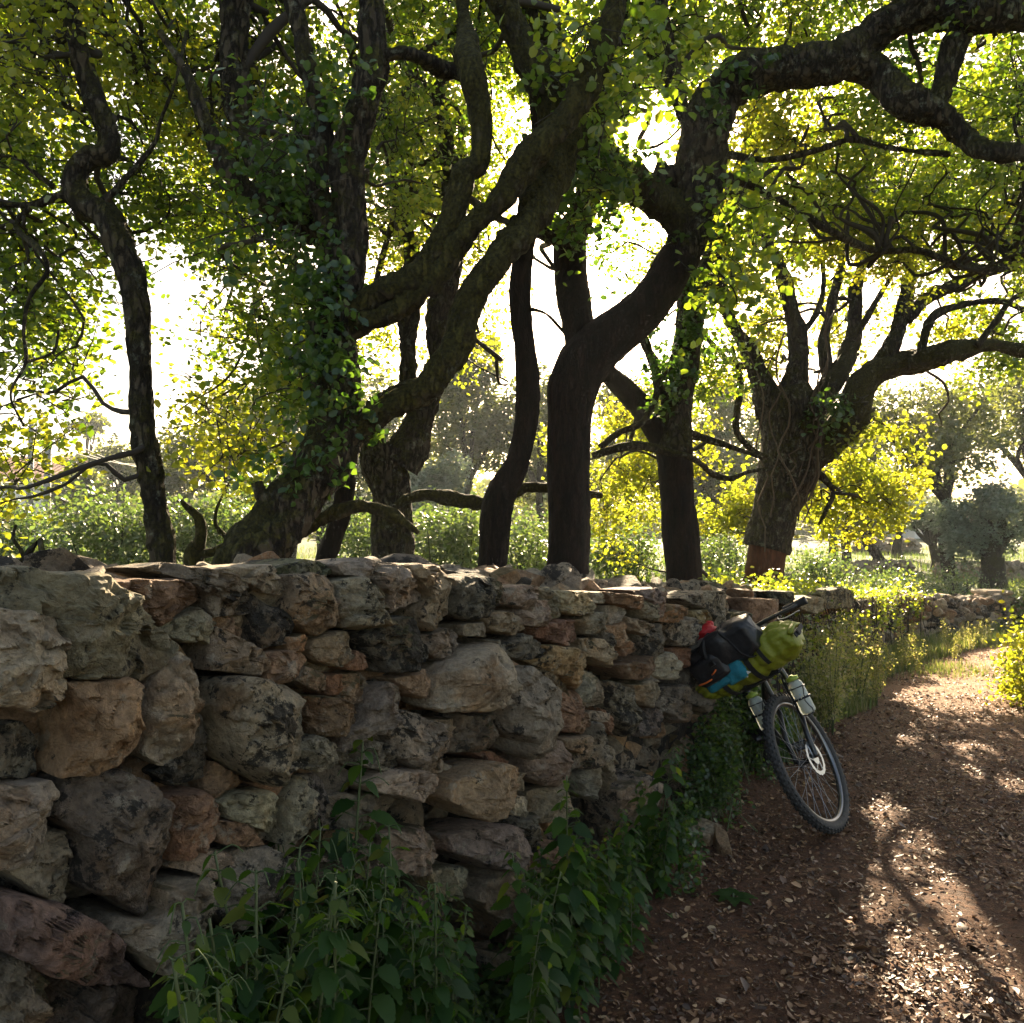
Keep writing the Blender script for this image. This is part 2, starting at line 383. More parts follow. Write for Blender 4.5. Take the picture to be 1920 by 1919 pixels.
def lit_filter(c):
    keep = np.ones(len(c), bool)
    for (cx, cy, rx, ry, z) in LIT:
        t = (c[:, 2] - z) / SR[2]
        gx = c[:, 0] - SR[0] * t; gy = c[:, 1] - SR[1] * t
        q = ((gx - cx) / rx) ** 2 + ((gy - cy) / ry) ** 2
        ed = 1.55 + .6 * vnoise(np.stack([gx * 9, gy * 9, gx * 0], 1), 5)
        keep &= ~((q < ed) & (c[:, 2] > .25))
    for p, r in LIT_S:
        w = c - p; t = w @ SR; q = np.linalg.norm(w - t[:, None] * SR, axis=1)
        keep &= ~((q < r) & (t > .3))
    # the hole in the crown that the sun shines through
    w = c - np.array([0, 0, EYE]); t = w @ SR; q = np.linalg.norm(w - t[:, None] * SR, axis=1) / np.maximum(t, .1)
    keep &= ~(q < .012)
    return keep
# ------------------------------------------------------------------ ground, track
def path_left(y):      # left edge of the track (x at depth y) = foot of the wall
    return np.interp(y, [-3, 2.38, 5.0, 7.7, 10.5, 12.0, 13.6, 16, 22, 40], [-3.4, -.17, 1.40, 2.95, 5.2, 7.2, 10.5, 16, 30, 60])
def ground_h(x, y):
    x = np.asarray(x, float); y = np.asarray(y, float)
    pl = path_left(y)
    p = np.stack([x, y, x * 0], -1).reshape(-1, 3)
    n = (fbm(p * 1.3, 3, 2) * .022 + fbm(p * 6, 3, 4) * .016).reshape(x.shape)
    off = x - pl
    right = np.clip(off - np.interp(y, [0, 5, 11, 14], [3.6, 3.0, 2.1, 2.6]), 0, 3)
    back = np.clip(-off - .7, 0, 4) / 4
    rise = np.clip((y - 16) / 60, 0, 1) ** 1.3 * 2.6
    near = np.clip(1 - np.abs(off) / .35, 0, 1) * .05
    return n + np.where(off < -.3, back * .25 + fbm(p * .5, 3, 7).reshape(x.shape) * .12, 0) + np.minimum(right, 1) * .15 + rise + near
def make_ground():
    xs = np.concatenate([np.linspace(-900, -32, 14), np.linspace(-30, -6.5, 40), np.linspace(-6.3, 9, 256), np.linspace(9.3, 40, 60), np.linspace(45, 900, 14)])
    ys = np.concatenate([np.linspace(-60, -3, 14), np.linspace(-2.8, 0, 20), np.linspace(.06, 15, 260), np.linspace(15.4, 60, 80), np.linspace(66, 2000, 24)])
    X, Y = np.meshgrid(xs, ys); Z = ground_h(X, Y)
    v = np.stack([X, Y, Z], -1).reshape(-1, 3); w = len(xs)
    i = (np.arange(len(ys) - 1)[:, None] * w + np.arange(w - 1)[None]).ravel()
    f = np.stack([i, i + 1, i + w + 1, i + w], 1)
    # colour: earth track, green field
    m, nt, b = newmat('earth_and_field'); L = nt.links
    geo = N(nt, 'ShaderNodeNewGeometry'); at = N(nt, 'ShaderNodeAttribute', attribute_name='rnd')
    def nz(s, d=6.0, r=.65):
        n = N(nt, 'ShaderNodeTexNoise', i_Scale=s, i_Detail=d, i_Roughness=r); L.new(geo.outputs['Position'], n.inputs['Vector']); return n.outputs['Fac']
    a = nz(1.6); c = nz(26, 8, .75); e = nz(90, 4, .7)
    earth = ramp(nt, c, [(.3, (.022, .010, .006)), (.5, (.080, .034, .015)), (.72, (.22, .095, .040))])
    earth = mixc(nt, ramp(nt, a, [(.45, g3(0)), (.65, g3(.5))]), earth, (.18, .088, .044))
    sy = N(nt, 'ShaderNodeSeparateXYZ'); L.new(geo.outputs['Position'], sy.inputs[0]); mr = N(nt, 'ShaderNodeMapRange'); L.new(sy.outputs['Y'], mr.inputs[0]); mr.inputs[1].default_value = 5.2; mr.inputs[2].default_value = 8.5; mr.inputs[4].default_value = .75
    earth = mixc(nt, mr.outputs[0], earth, ramp(nt, c, [(.3, (.20, .10, .05)), (.7, (.42, .23, .12))]))   # paler packed soil towards the bend, some of its sunlit brightness painted in
    field = ramp(nt, nz(3.1), [(.3, (.035, .05, .015)), (.6, (.07, .085, .025)), (.8, (.13, .12, .045))])
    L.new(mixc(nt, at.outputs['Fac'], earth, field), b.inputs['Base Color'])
    b.inputs['Roughness'].default_value = .85; b.inputs['Specular IOR Level'].default_value = .3
    h = N(nt, 'ShaderNodeMath', operation='MULTIPLY_ADD'); L.new(e, h.inputs[0]); h.inputs[1].default_value = .5; L.new(c, h.inputs[2])
    bp = N(nt, 'ShaderNodeBump', i_Strength=1.0, i_Distance=.03); L.new(h.outputs[0], bp.inputs['Height']); L.new(bp.outputs[0], b.inputs['Normal'])
    off = (X - path_left(Y)).ravel(); yy = Y.ravel()
    nzv = fbm(np.stack([X, Y, X * 0], -1).reshape(-1, 3) * .9, 3, 12) * .35
    wd = np.interp(yy, [-3, 5, 9, 11, 14], [3.9, 3.4, 3.2, 3.0, 3.2])
    lo = np.interp(yy, [0, 5, 6.5, 9, 12], [.0, .05, .30, .60, .6])
    g = np.clip((lo + nzv - off) / .25, 0, 1) + np.clip((off - wd + nzv) / .3, 0, 1)
    g = np.where(off < -.2, 1, g)
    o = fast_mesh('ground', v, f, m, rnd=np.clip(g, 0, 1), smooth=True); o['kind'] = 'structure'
    return o
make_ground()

# litter on the track
def litter():
    n = 170000
    y = 1.9 + (rng.random(n) ** 1.9) * 11; off = rng.uniform(-.15, 3.6, n); x = path_left(y) + off
    nx = fbm(np.stack([x * 2.2, y * 2.2, x * 0], 1), 3, 31); keep = rng.random(n) < np.clip(.68 + .9 * nx, .15, 1)
    keep &= (x / y < .70)
    x, y = x[keep], y[keep]; n = len(x)
    kf = rng.random(n) < np.interp(y, [5.5, 9], [1, .35]); x, y = x[kf], y[kf]; n = len(x)
    c = np.stack([x, y, ground_h(x, y) + .004 + rng.random(n) * .012], 1)
    up = rng.normal(size=(n, 3)) * .35; up[:, 2] = 1; up /= np.linalg.norm(up, axis=1, keepdims=True)
    d = rng.normal(size=(n, 3)); d -= up * (d * up).sum(1, keepdims=True); d /= np.linalg.norm(d, axis=1, keepdims=True)
    xx = np.cross(d, up); s = rng.lognormal(-4.15, .45, n)[:, None, None]
    wdt = rng.uniform(.22, 1.05, n)[:, None, None]; t = LT6
    v = c[:, None] + s * (t[None, :, 0:1] * wdt * xx[:, None] + (t[None, :, 1:2] - .5) * d[:, None] + t[None, :, 2:3] * rng.uniform(-3, 3, n)[:, None, None] * up[:, None])
    f = (LF4[None] + (np.arange(n) * 6)[:, None, None]).reshape(-1, 4)
    r = np.clip(rng.beta(1.1, 2.1, n), 0, 1)
    o = fast_mesh('leaf_litter', v.reshape(-1, 3), f, M_LITTER, rnd=np.repeat(r, 6))
    tag(o, 'dry brown oak leaves and bark chips strewn over the earth track', 'leaf litter', kind='stuff')
litter()

# ------------------------------------------------------------------ the dry stone wall
WN = np.array([.857, -.514, 0]); WN /= np.linalg.norm(WN)      # outward normal (towards the track)
WT = np.array([.5145, .857, 0]); WT /= np.linalg.norm(WT)      # along the wall, away from the camera
WO = np.array([-.17, 2.38, 0])
def wall_hit(x, y):
    r = ray(x, y); o = np.array([0, 0, EYE]); t = np.dot(WO - o, WN) / np.dot(r, WN)
    p = o + r * t; return np.array([np.dot(p - WO, WT), p[2]])
def wp(s, z, n=0.0): return WO + WT * s + WN * n + np.array([0, 0, z])

GREY=(.255,.206,.148); LIGHT=(.375,.305,.215); DARK=(.165,.132,.098); OCHRE=(.33,.215,.12); ORANGE=(.26,.15,.088); TAN=(.31,.25,.165); MOSS=(.13,.125,.07)
CC = dict(g=GREY, l=LIGHT, d=DARK, t=OCHRE, o=ORANGE, n=TAN, m=MOSS)
# traced stones: kind, how far it stands proud (cm), outline in photo pixels
ST = '''
g6 -60,1052 60,1066 130,1079 175,1091 200,1108 225,1145 262,1175 293,1202 285,1225 255,1255 200,1272 120,1265 70,1262 60,1200 38,1140 -60,1135
l9 -90,1135 20,1138 38,1142 58,1200 68,1275 62,1305 30,1320 -90,1318
o4 175,1091 230,1083 310,1082 345,1100 355,1112 320,1145 290,1165 272,1172 225,1140 200,1110
n4 270,1175 340,1135 362,1150 367,1180 358,1205 342,1197 322,1202 295,1195
g2 240,1062 285,1053 330,1058 380,1070 440,1092 465,1125 460,1145 440,1152 395,1155 368,1160 362,1148 350,1110 310,1082
l3 365,1068 480,1058 500,1078 512,1100 508,1115 465,1112 440,1092
n4 505,1074 590,1076 599,1095 590,1170 568,1190 520,1165 508,1140 510,1100
m0 495,1068 560,1046 600,1052 620,1072 600,1088 560,1090 510,1085
g6 598,1090 610,1080 640,1076 672,1098 692,1120 690,1150 682,1168 650,1172 600,1176 590,1150
l4 608,1056 650,1046 700,1053 740,1078 775,1115 770,1125 740,1140 710,1150 692,1145 690,1115 660,1085 615,1075
n1 705,1053 760,1055 805,1063 825,1083 834,1120 828,1165 808,1185 780,1183 762,1165 760,1140 776,1120 745,1080
d2 830,1088 850,1078 900,1080 932,1105 915,1140 885,1158 850,1162 832,1150 828,1120
n4 880,1155 912,1142 960,1160 963,1178 940,1192 900,1182
n2 920,1103 950,1095 1000,1100 985,1125 960,1145 925,1132
n4 940,1165 955,1135 975,1122 992,1120 1012,1160 990,1175 960,1172
g2 985,1100 1015,1100 1032,1140 1025,1158 1005,1155 988,1125
n3 1015,1106 1075,1108 1092,1130 1088,1150 1050,1152 1028,1145
l2 1080,1108 1120,1112 1122,1132 1090,1130
o3 1105,1108 1160,1116 1195,1125 1190,1145 1165,1143 1120,1130
g1 1155,1106 1200,1098 1235,1113 1247,1140 1220,1160 1195,1155 1190,1128
g4 1165,1125 1212,1122 1222,1145 1200,1165 1180,1160
o3 1213,1165 1240,1130 1270,1142 1245,1167
n1 1060,1160 1080,1145 1115,1145 1127,1152 1125,1170 1110,1182 1075,1188
l3 1122,1135 1165,1128 1158,1150 1130,1172
o2 975,1175 1000,1165 1050,1160 1070,1175 1075,1190 1062,1212 1030,1208 985,1195
d4 918,1208 955,1187 990,1210 985,1228 950,1235 918,1228
t3 985,1205 1045,1215 1075,1220 1082,1240 1060,1262 1048,1292 1020,1270 985,1252 955,1236 990,1226
n4 1070,1195 1110,1195 1125,1215 1128,1252 1095,1240 1075,1225
d1 1090,1180 1120,1180 1145,1215 1145,1235 1128,1235 1112,1200
o3 1145,1195 1170,1205 1172,1220 1150,1230
t2 1120,1172 1155,1165 1160,1190 1150,1215 1130,1205
n2 1155,1155 1190,1165 1218,1180 1190,1190 1165,1182
d2 1185,1188 1218,1165 1225,1210 1205,1240 1190,1225
g3 1230,1165 1270,1155 1285,1180 1280,1205 1255,1212 1240,1195
t3 1275,1145 1300,1140 1312,1160 1300,1175 1280,1170
g2 1262,1122 1290,1106 1345,1108 1352,1140 1338,1175 1312,1188 1305,1158 1288,1140
o2 1135,1245 1185,1240 1195,1225 1205,1245 1190,1270 1160,1272
l2 1209,1232 1240,1222 1262,1250 1258,1275 1225,1272 1205,1262
o1 1250,1215 1275,1212 1285,1240 1270,1250 1255,1237
g2 1285,1195 1312,1210 1315,1227 1295,1234 1282,1215
g8 915,1248 940,1243 965,1265 985,1300 995,1350 990,1390 970,1410 955,1420 935,1410 925,1385 905,1365 900,1330 905,1280
l6 830,1222 870,1205 895,1200 903,1240 900,1290 893,1320 850,1328 790,1330 768,1322 775,1290 780,1260 800,1240
d3 638,1190 660,1168 720,1150 760,1175 780,1210 785,1230 760,1250 720,1258 688,1260 670,1230
g2 770,1192 820,1175 845,1185 845,1205 820,1222 800,1235 785,1225
n3 848,1170 890,1165 893,1180 885,1195 850,1190
g2 895,1198 925,1198 915,1230 905,1235
n3 562,1197 600,1178 632,1180 632,1205 622,1240 600,1248 570,1237 555,1215
o4 618,1245 640,1215 655,1222 668,1250 650,1256 625,1254
t3 506,1192 545,1185 550,1200 543,1222 515,1217
d2 450,1145 465,1120 500,1135 535,1160 525,1185 500,1210 470,1215 455,1195
n1 370,1160 410,1152 448,1160 452,1185 448,1207 420,1195 390,1175
g4 355,1217 368,1168 400,1180 440,1205 470,1235 472,1255 440,1262 400,1258 355,1252
t5 465,1220 540,1215 550,1235 530,1260 490,1285 465,1272 470,1245
t3 298,1200 315,1205 335,1230 350,1270 343,1282 325,1265 310,1235
l6 245,1280 262,1240 285,1215 300,1215 318,1250 320,1300 325,1340 310,1390 290,1428 250,1425 228,1410 232,1360 240,1310
t8 68,1268 130,1266 190,1263 202,1300 212,1390 170,1420 120,1440 60,1447 70,1400 80,1320
o2 198,1300 235,1300 235,1330 228,1400 215,1442 206,1390
d2 325,1275 345,1300 360,1360 372,1420 365,1450 340,1465 300,1465 255,1442 300,1420 320,1370
g8 355,1270 400,1258 440,1270 480,1280 500,1310 512,1370 510,1420 490,1445 455,1462 420,1445 385,1420 365,1370 352,1310
g1 498,1300 530,1290 547,1300 542,1340 530,1370 512,1392 508,1340
o4 545,1300 600,1305 635,1315 645,1345 635,1365 590,1377 555,1368 540,1340
o3 585,1265 617,1262 618,1302 595,1302
g4 530,1272 545,1245 585,1265 587,1290 560,1294
g2 618,1265 670,1255 683,1280 665,1310 640,1320 620,1302
g5 690,1275 720,1280 728,1310 710,1345 680,1360 640,1385 610,1410 620,1370 645,1350 650,1320 670,1290
t4 705,1270 770,1250 780,1290 760,1307 730,1297
g4 720,1330 760,1330 800,1355 825,1375 815,1405 795,1425 760,1435 735,1430 710,1410 700,1370
l3 800,1347 835,1345 838,1362 820,1382 808,1365
d1 838,1335 900,1335 905,1370 900,1395 850,1410 815,1407 830,1370
g5 530,1378 560,1370 595,1385 607,1410 590,1430 550,1437 515,1432 520,1400
d2 605,1412 660,1382 700,1392 735,1430 700,1442 630,1432
t2 370,1457 390,1425 430,1450 440,1465 405,1492 370,1494
t3 455,1465 490,1448 510,1420 528,1425 520,1460 495,1492
l3 375,1495 430,1475 485,1475 502,1520 500,1545 480,1560 440,1540 400,1527
l4 505,1490 530,1445 555,1475 558,1500 545,1545 525,1560 500,1580
d1 545,1450 585,1450 592,1480 588,1555 560,1547 558,1490
g2 588,1500 620,1480 680,1485 703,1520 700,1545 640,1550 588,1557
l4 630,1465 700,1435 745,1433 800,1450 790,1475 750,1497 730,1490 690,1480 650,1477
n1 745,1440 795,1412 842,1435 820,1450 800,1450
t8 800,1462 870,1415 910,1425 918,1460 905,1500 870,1522 840,1528 810,1510 790,1490
o1 860,1405 905,1402 928,1430 932,1455 918,1478 905,1425 880,1418
n3 915,1440 962,1445 965,1480 935,1480
l4 905,1484 965,1490 968,1510 955,1527 925,1522 908,1507
g5 965,1400 995,1380 1035,1395 1050,1420 1045,1445 1000,1472 970,1457 960,1430
n3 1025,1382 1080,1375 1085,1400 1060,1410 1040,1402
o4 985,1300 1050,1290 1062,1335 1050,1367 1000,1370 990,1340
o2 1055,1325 1085,1335 1088,1355 1070,1374 1045,1367
g3 950,1247 1000,1252 1040,1285 1047,1294 985,1300 960,1268
t4 916,1232 940,1235 974,1275 972,1284 945,1267
l3 1058,1312 1075,1255 1090,1260 1085,1300 1085,1317
n3 1090,1258 1108,1270 1112,1310 1095,1327 1083,1320
t2 1052,1262 1066,1255 1070,1285 1062,1300 1052,1285
n3 1083,1342 1095,1330 1122,1335 1122,1352 1100,1352
g3 1085,1352 1110,1357 1122,1380 1115,1410 1085,1437 1053,1440 1065,1410 1088,1390
o2 1113,1325 1130,1340 1135,1378 1125,1372 1118,1345
n1 1110,1395 1135,1395 1142,1440 1135,1482 1118,1430
d1 1125,1275 1165,1290 1180,1330 1165,1382 1140,1352 1130,1310
n3 1172,1282 1205,1265 1214,1305 1190,1327 1176,1312
d2 1172,1332 1200,1320 1224,1345 1222,1372 1182,1378
d2 1213,1290 1250,1280 1277,1310 1272,1342 1240,1352 1213,1322
d1 1278,1260 1310,1240 1322,1290 1302,1342 1278,1312
g1 1085,1455 1108,1425 1122,1455 1110,1502 1092,1492
g2 -60,1355 30,1350 60,1385 55,1430 45,1455 -60,1457
l6 -90,1462 58,1452 68,1475 50,1530 35,1575 0,1610 -90,1620
d5 75,1440 180,1435 222,1442 260,1500 285,1560 275,1620 260,1650 245,1700 225,1712 180,1672 105,1645 100,1550 60,1512
o5 253,1487 350,1468 372,1500 380,1555 340,1582 285,1607 290,1560 265,1512
o4 372,1530 425,1532 470,1577 445,1579 378,1572
n3 20,1600 45,1550 100,1553 105,1640 85,1692 30,1657 -10,1625
n3 285,1617 340,1585 400,1588 412,1620 380,1642 330,1627
g3 368,1590 470,1580 517,1600 512,1650 480,1712 400,1732 358,1712 370,1642
l8 255,1642 350,1632 363,1650 360,1690 330,1770 310,1800 270,1814 225,1802 148,1717 180,1700 225,1702 248,1682
g8 -60,1650 60,1668 100,1690 155,1720 165,1760 227,1815 224,1832 140,1822 60,1802 20,1792 -60,1750
d3 28,1802 130,1825 235,1835 242,1930 100,1990 28,1960
g7 -90,1760 10,1765 35,1820 27,1880 0,1990 -90,1990
d1 238,1832 330,1790 400,1850 427,1890 400,1990 248,1990
t2 393,1772 440,1760 477,1775 472,1812 398,1812
g4 820,1562 870,1540 940,1543 957,1590 940,1627 880,1617 825,1592
n5 880,1642 950,1598 970,1640 957,1690 925,1742 895,1722 868,1682
d2 960,1535 990,1520 1002,1560 985,1602 962,1602 950,1562
o2 968,1602 1030,1575 1042,1600 975,1642
l7 898,1777 925,1768 982,1830 987,1852 940,1862 903,1822
n2 788,1627 850,1620 852,1682 798,1682
n2 983,1482 1040,1460 1062,1500 1042,1532 988,1542
g2 700,1560 790,1545 812,1600 770,1640 700,1625
d1 560,1600 680,1570 700,1640 640,1700 560,1690
g2 1140,1480 1190,1440 1215,1480 1190,1540 1150,1540
o3 1382,1120 1428,1122 1452,1140 1440,1165 1390,1168
m2 1425,1108 1462,1108 1472,1132 1440,1134
n3 1462,1130 1500,1116 1532,1130 1500,1152
m3 1530,1113 1560,1100 1590,1110 1580,1140 1540,1142
g2 1395,1170 1440,1168 1450,1195 1400,1200
m2 1350,1150 1380,1145 1385,1180 1352,1182
n2 500,1705 560,1690 640,1720 620,1790 520,1790
d2 640,1700 740,1660 800,1700 780,1770 660,1770
'''
def chips(q, cell, seed):
    """broken plates: each cell of a jittered grid has its own small tilted plane"""
    g = q / cell + 100; i0 = np.floor(g).astype(np.int64); best = np.full(len(q), 9.0); val = np.zeros(len(q))
    for dx in (-1, 0, 1):
        for dy in (-1, 0, 1):
            k = i0 + [dx, dy]; z = np.full(len(q), seed * 7)
            r = [vnoise(np.c_[k[:, 0] + .0, k[:, 1] + .0, z + t_], 3 + t_) for t_ in range(5)]
            c_ = k + .5 + np.stack(r[:2], 1) * .45; d_ = g - c_; dist = (d_ ** 2).sum(1); m_ = dist < best
            v_ = r[2] * .5 + d_[:, 0] * r[3] * 1.1 + d_[:, 1] * r[4] * 1.1; val = np.where(m_, v_, val); best = np.where(m_, dist, best)
    return val
stones = []
for ln in ST.strip().splitlines():
    k, *pts = ln.split(); P = np.array([[float(a) for a in p.split(',')] for p in pts])
    area = abs(np.sum(P[:, 0] * np.roll(P[:, 1], -1) - P[:, 1] * np.roll(P[:, 0], -1))) / 2
    stones.append((k[0], int(k[1:]) / 100, P, area))
def make_stone(kind, proud, P, seed):
    rg = np.random.default_rng(seed)
    Q = np.array([wall_hit(*p) for p in P])                   # (s, z) on the wall face
    c = Q.mean(0)
    ar = np.sum(Q[:, 0] * np.roll(Q[:, 1], -1) - Q[:, 1] * np.roll(Q[:, 0], -1)) / 2
    if ar < 0: Q = Q[::-1]
    n = 110; per = np.vstack([Q, Q[:1]]); sl = np.linalg.norm(np.diff(per, axis=0), axis=1); cs = np.r_[0, np.cumsum(sl)]
    t = np.linspace(0, cs[-1], n, endpoint=False); O = np.stack([np.interp(t, cs, per[:, 0]), np.interp(t, cs, per[:, 1])], 1)
    for _ in range(1): O = .5 * O + .25 * (np.roll(O, 1, 0) + np.roll(O, -1, 0))
    size = math.sqrt(abs(ar)); c = O.mean(0)
    O = c + (O - c) * .985
    nn = fbm(np.c_[O * 26, np.full(n, seed * 3.1)], 4, 3); O += (O - c) / (np.linalg.norm(O - c, axis=1, keepdims=True) + 1e-6) * nn[:, None] * min(size, .2) * .085
    Hh = min(.095, size * .42); rs = np.array([1, .993, .98, .96, .935, .9, .86, .81, .76, .7, .64, .58, .51, .44, .37, .3, .23, .16, .08])
    V = []; r0 = np.linalg.norm(O - c, axis=1).max()
    nf = rg.integers(3, 6); a0 = rg.uniform(0, 6.28)
    fr = [(1.0 + rg.uniform(-.08, .1), rg.normal(size=2) * .36)]
    for k_ in range(nf):                                    # large broken faces meeting in ridges
        a_ = a0 + k_ * 6.28 / nf + rg.uniform(-.5, .5); g_ = rg.uniform(.6, 1.9); d_ = np.array([math.cos(a_), math.sin(a_)])
        fr.append((.95 + g_ * rg.uniform(.0, .38), -d_ * g_))
    sides = [(rg.uniform(0, 6.28), rg.uniform(1.6, 6)) for _ in range(5)]
    def height(q, r):
        u = (q - c) / r0; h = np.full(len(q), 9.0)
        for c0_, g_ in fr: h = np.minimum(h, c0_ + u @ g_)
        for a, g in sides:
            d = np.array([math.cos(a), math.sin(a)]); mx = ((O - c) @ d).max() / r0; h = np.minimum(h, .3 + (1.0 - (u @ d) / mx) * g)
        rr = .35 + .65 * np.sqrt(np.clip(1 - r ** 40, 0, 1)); h = np.clip(h, .12, 1.35)
        p3 = np.c_[q * 30, np.full(len(q), seed * 1.7)]
        h = h + (fbm(p3 * .35, 3, 8) * .16 + np.abs(fbm(p3, 3, 9)) * -.12) * min(1, .16 / Hh * .5)
        return np.maximum(h, 0) * Hh * rr
    base = proud + rg.uniform(-.01, .01)
    # back and side rings
    for sc_, dz in ((.82, -.16), (.95, -.09), (.995, -.02)):
        q = c + (O - c) * sc_; V.append(np.c_[q, np.full(n, base + dz)])
    for r in rs:
        q = c + (O - c) * r; V.append(np.c_[q, base + height(q, np.full(n, r))])
    _k = len(V); _a = np.concatenate(V); _q = _a[:, :2] + np.stack([fbm(np.c_[_a[:, :2] * 18, _a[:, 0] * 0], 3, 61), fbm(np.c_[_a[:, :2] * 18, _a[:, 0] * 0], 3, 62)], 1) * .022
    _w = np.clip(_a[:, 2] - base + .02, 0, .03) / .03 * min(1, size / .12)
    _a[:, 2] += (chips(_q * [1, 1.3], max(.03, size * .26), seed) * .0155 + chips(_q, max(.018, size * .11), seed + 50) * .006) * _w
    V = [_a[i_ * n:(i_ + 1) * n] for i_ in range(_k)]
    k = len(V); V = np.concatenate(V + [np.array([[*c, base + height(c[None], np.array([0.]))[0]]])])
    W = WO + V[:, 0:1] * WT + V[:, 2:3] * WN; W[:, 2] = V[:, 1]
    dn = fbm(W * 26, 4, 40) * .010 + fbm(W * 7, 2, 44) * .013 - np.abs(fbm(W * np.array([14, 14, 26]), 3, 47)) * .014
    W = W + dn[:, None] * np.array([.6, -.5, .35]) * min(1, size * 6)
    f = []
    for i in range(k - 1):
        a = i * n; b = a + n
        for j in range(n): f.append((a + j, a + (j + 1) % n, b + (j + 1) % n, b + j))
    a = (k - 1) * n
    for j in range(n): f.append((a + j, a + (j + 1) % n, len(W) - 1))
    f.append(tuple(range(n))[::-1])
    col = np.array(CC[kind]) * rg.uniform(.85, 1.15) * (1 + rg.normal(size=3) * .04)
    # 4th channel: how little black lichen it carries
    lich = {'d': .86, 'g': .92, 'm': .84, 'l': .99, 'n': 1.0, 't': 1.02, 'o': 1.02}[kind] + rg.uniform(-.05, .05)
    return W, f, np.tile(np.r_[col, lich], (len(W), 1))
wall = thing('dry_stone_wall', 'rough dry stone wall of grey and ochre limestone running along the track', 'stone wall', wp(.5, 0))
order = sorted(range(len(stones)), key=lambda i: -stones[i][3]); big = set(order[:99])
fill = MB(); fcol = []
SL = {'o': 'orange brown stone', 'd': 'dark lichen covered stone', 'm': 'moss covered stone', 'l': 'pale grey stone', 't': 'ochre stone'}
for i, (k, pr, P, ar) in enumerate(stones):
    W, f, col = make_stone(k, pr, P, i + 1)
    if i in big:
        mb = MB(); mb.add(W, f, col); o = mb.build('stone', M_STONE, wall, smooth=True)
        if k in SL: o['label'] = SL[k]
    else: fill.add(W, f, col)
# wall line for the filling stones: straight by the camera, then bending right with the track
WL = np.array([wp(-2.6, 0)[:2], wp(3.05, 0)[:2], [2.87, 7.7], [5.2, 10.6], [7.4, 12.2], [9.5, 13.2]])
ws = np.r_[0, np.cumsum(np.linalg.norm(np.diff(WL, axis=0), axis=1))]
TOPZ = ([0, 2.0, 2.6, 3.3, 4.0, 4.9, 6.2, 7.6, 9.8, 12.6, 14.6, 17.0], [1.40, 1.38, 1.37, 1.35, 1.27, 1.20, 1.12, .98, .80, .70, .58, .48])
def wall_pt(s, inset, z):
    x = np.interp(s, ws, WL[:, 0]); y = np.interp(s, ws, WL[:, 1]); i = min(max(np.searchsorted(ws, s) - 1, 0), len(ws) - 2)
    t = (WL[i + 1] - WL[i]) / (ws[i + 1] - ws[i]); return np.array([x - t[1] * inset, y + t[0] * inset, z])
_bm = __import__('bmesh').new(); __import__('bmesh').ops.create_icosphere(_bm, subdivisions=3, radius=1)
ICO = np.array([v.co[:] for v in _bm.verts]); ICOF = [[v.index for v in f.verts] for f in _bm.faces]; _bm.free()
_bm = __import__('bmesh').new(); __import__('bmesh').ops.create_icosphere(_bm, subdivisions=2, radius=1)
ICO1 = np.array([v.co[:] for v in _bm.verts]); ICO1F = [[v.index for v in f.verts] for f in _bm.faces]; _bm.free()
def rock(c, s, rg, hi=False):
    V, Fc = (ICO, ICOF) if hi else (ICO1, ICO1F)
    v = V.copy()
    for _ in range(12):
        d = rg.normal(size=3); d /= np.linalg.norm(d); h = rg.uniform(.38, .75); p = v @ d
        v = v - np.maximum(p - h, 0)[:, None] * d
    v = v + fbm(v * 2 + rg.random(3) * 50, 3, 9)[:, None] * v * .09
    a = rg.uniform(0, 6.3); R = np.array(Matrix.Rotation(a, 3, 'Z') @ Matrix.Rotation(rg.normal() * .3, 3, 'X') @ Matrix.Rotation(rg.normal() * .4, 3, 'Y'))
    return (v * np.array(s)) @ R.T + np.array(c), Fc
rg = np.random.default_rng(77)
PAL = [GREY, GREY, DARK, TAN, OCHRE, tuple(.5*(x+y) for x,y in zip(ORANGE,OCHRE)), LIGHT]; LI = [.9, .85, .8, 1, 1.02, 1.02, .98]
def fill_stone(c, s, hi=False):
    v, f = rock(c, s, rg, hi); j = rg.integers(0, 7); k = np.array(PAL[j]) * rg.uniform(.7, 1.1)
    fill.add(v, f, np.tile(np.r_[k, LI[j] + rg.uniform(-.04, .04)], (len(v), 1)))
s = 0.0
while s < ws[-1] - .2:
    top = np.interp(s, *TOPZ); trc = 2.35 < s < 5.75
    z = .03; dz = .115
    while z < top - .03:
        ins = .20 if trc else .075
        sz = rg.uniform(.075, .13); zc = min(z, top - .07)
        fill_stone(wall_pt(s + rg.uniform(-.05, .05), ins + rg.uniform(-.02, .02), zc), (sz * 1.15, sz * rg.uniform(.8, 1.1), sz * rg.uniform(.6, .95)), hi=s < 9)
        if z > top - .3 or s < 3: fill_stone(wall_pt(s + rg.uniform(-.05, .05), .52 + rg.uniform(-.03, .03), zc), (sz * 1.2, sz, sz * .9))
        z += dz * rg.uniform(.8, 1.2)
    for ins in (.2, .36, .5):
        sz = rg.uniform(.08, .14); fill_stone(wall_pt(s + rg.uniform(-.06, .06), ins, top - .055 - (.0 if not trc else .02)), (sz * 1.2, sz, sz * .5), hi=True)
    s += rg.uniform(.12, .18)
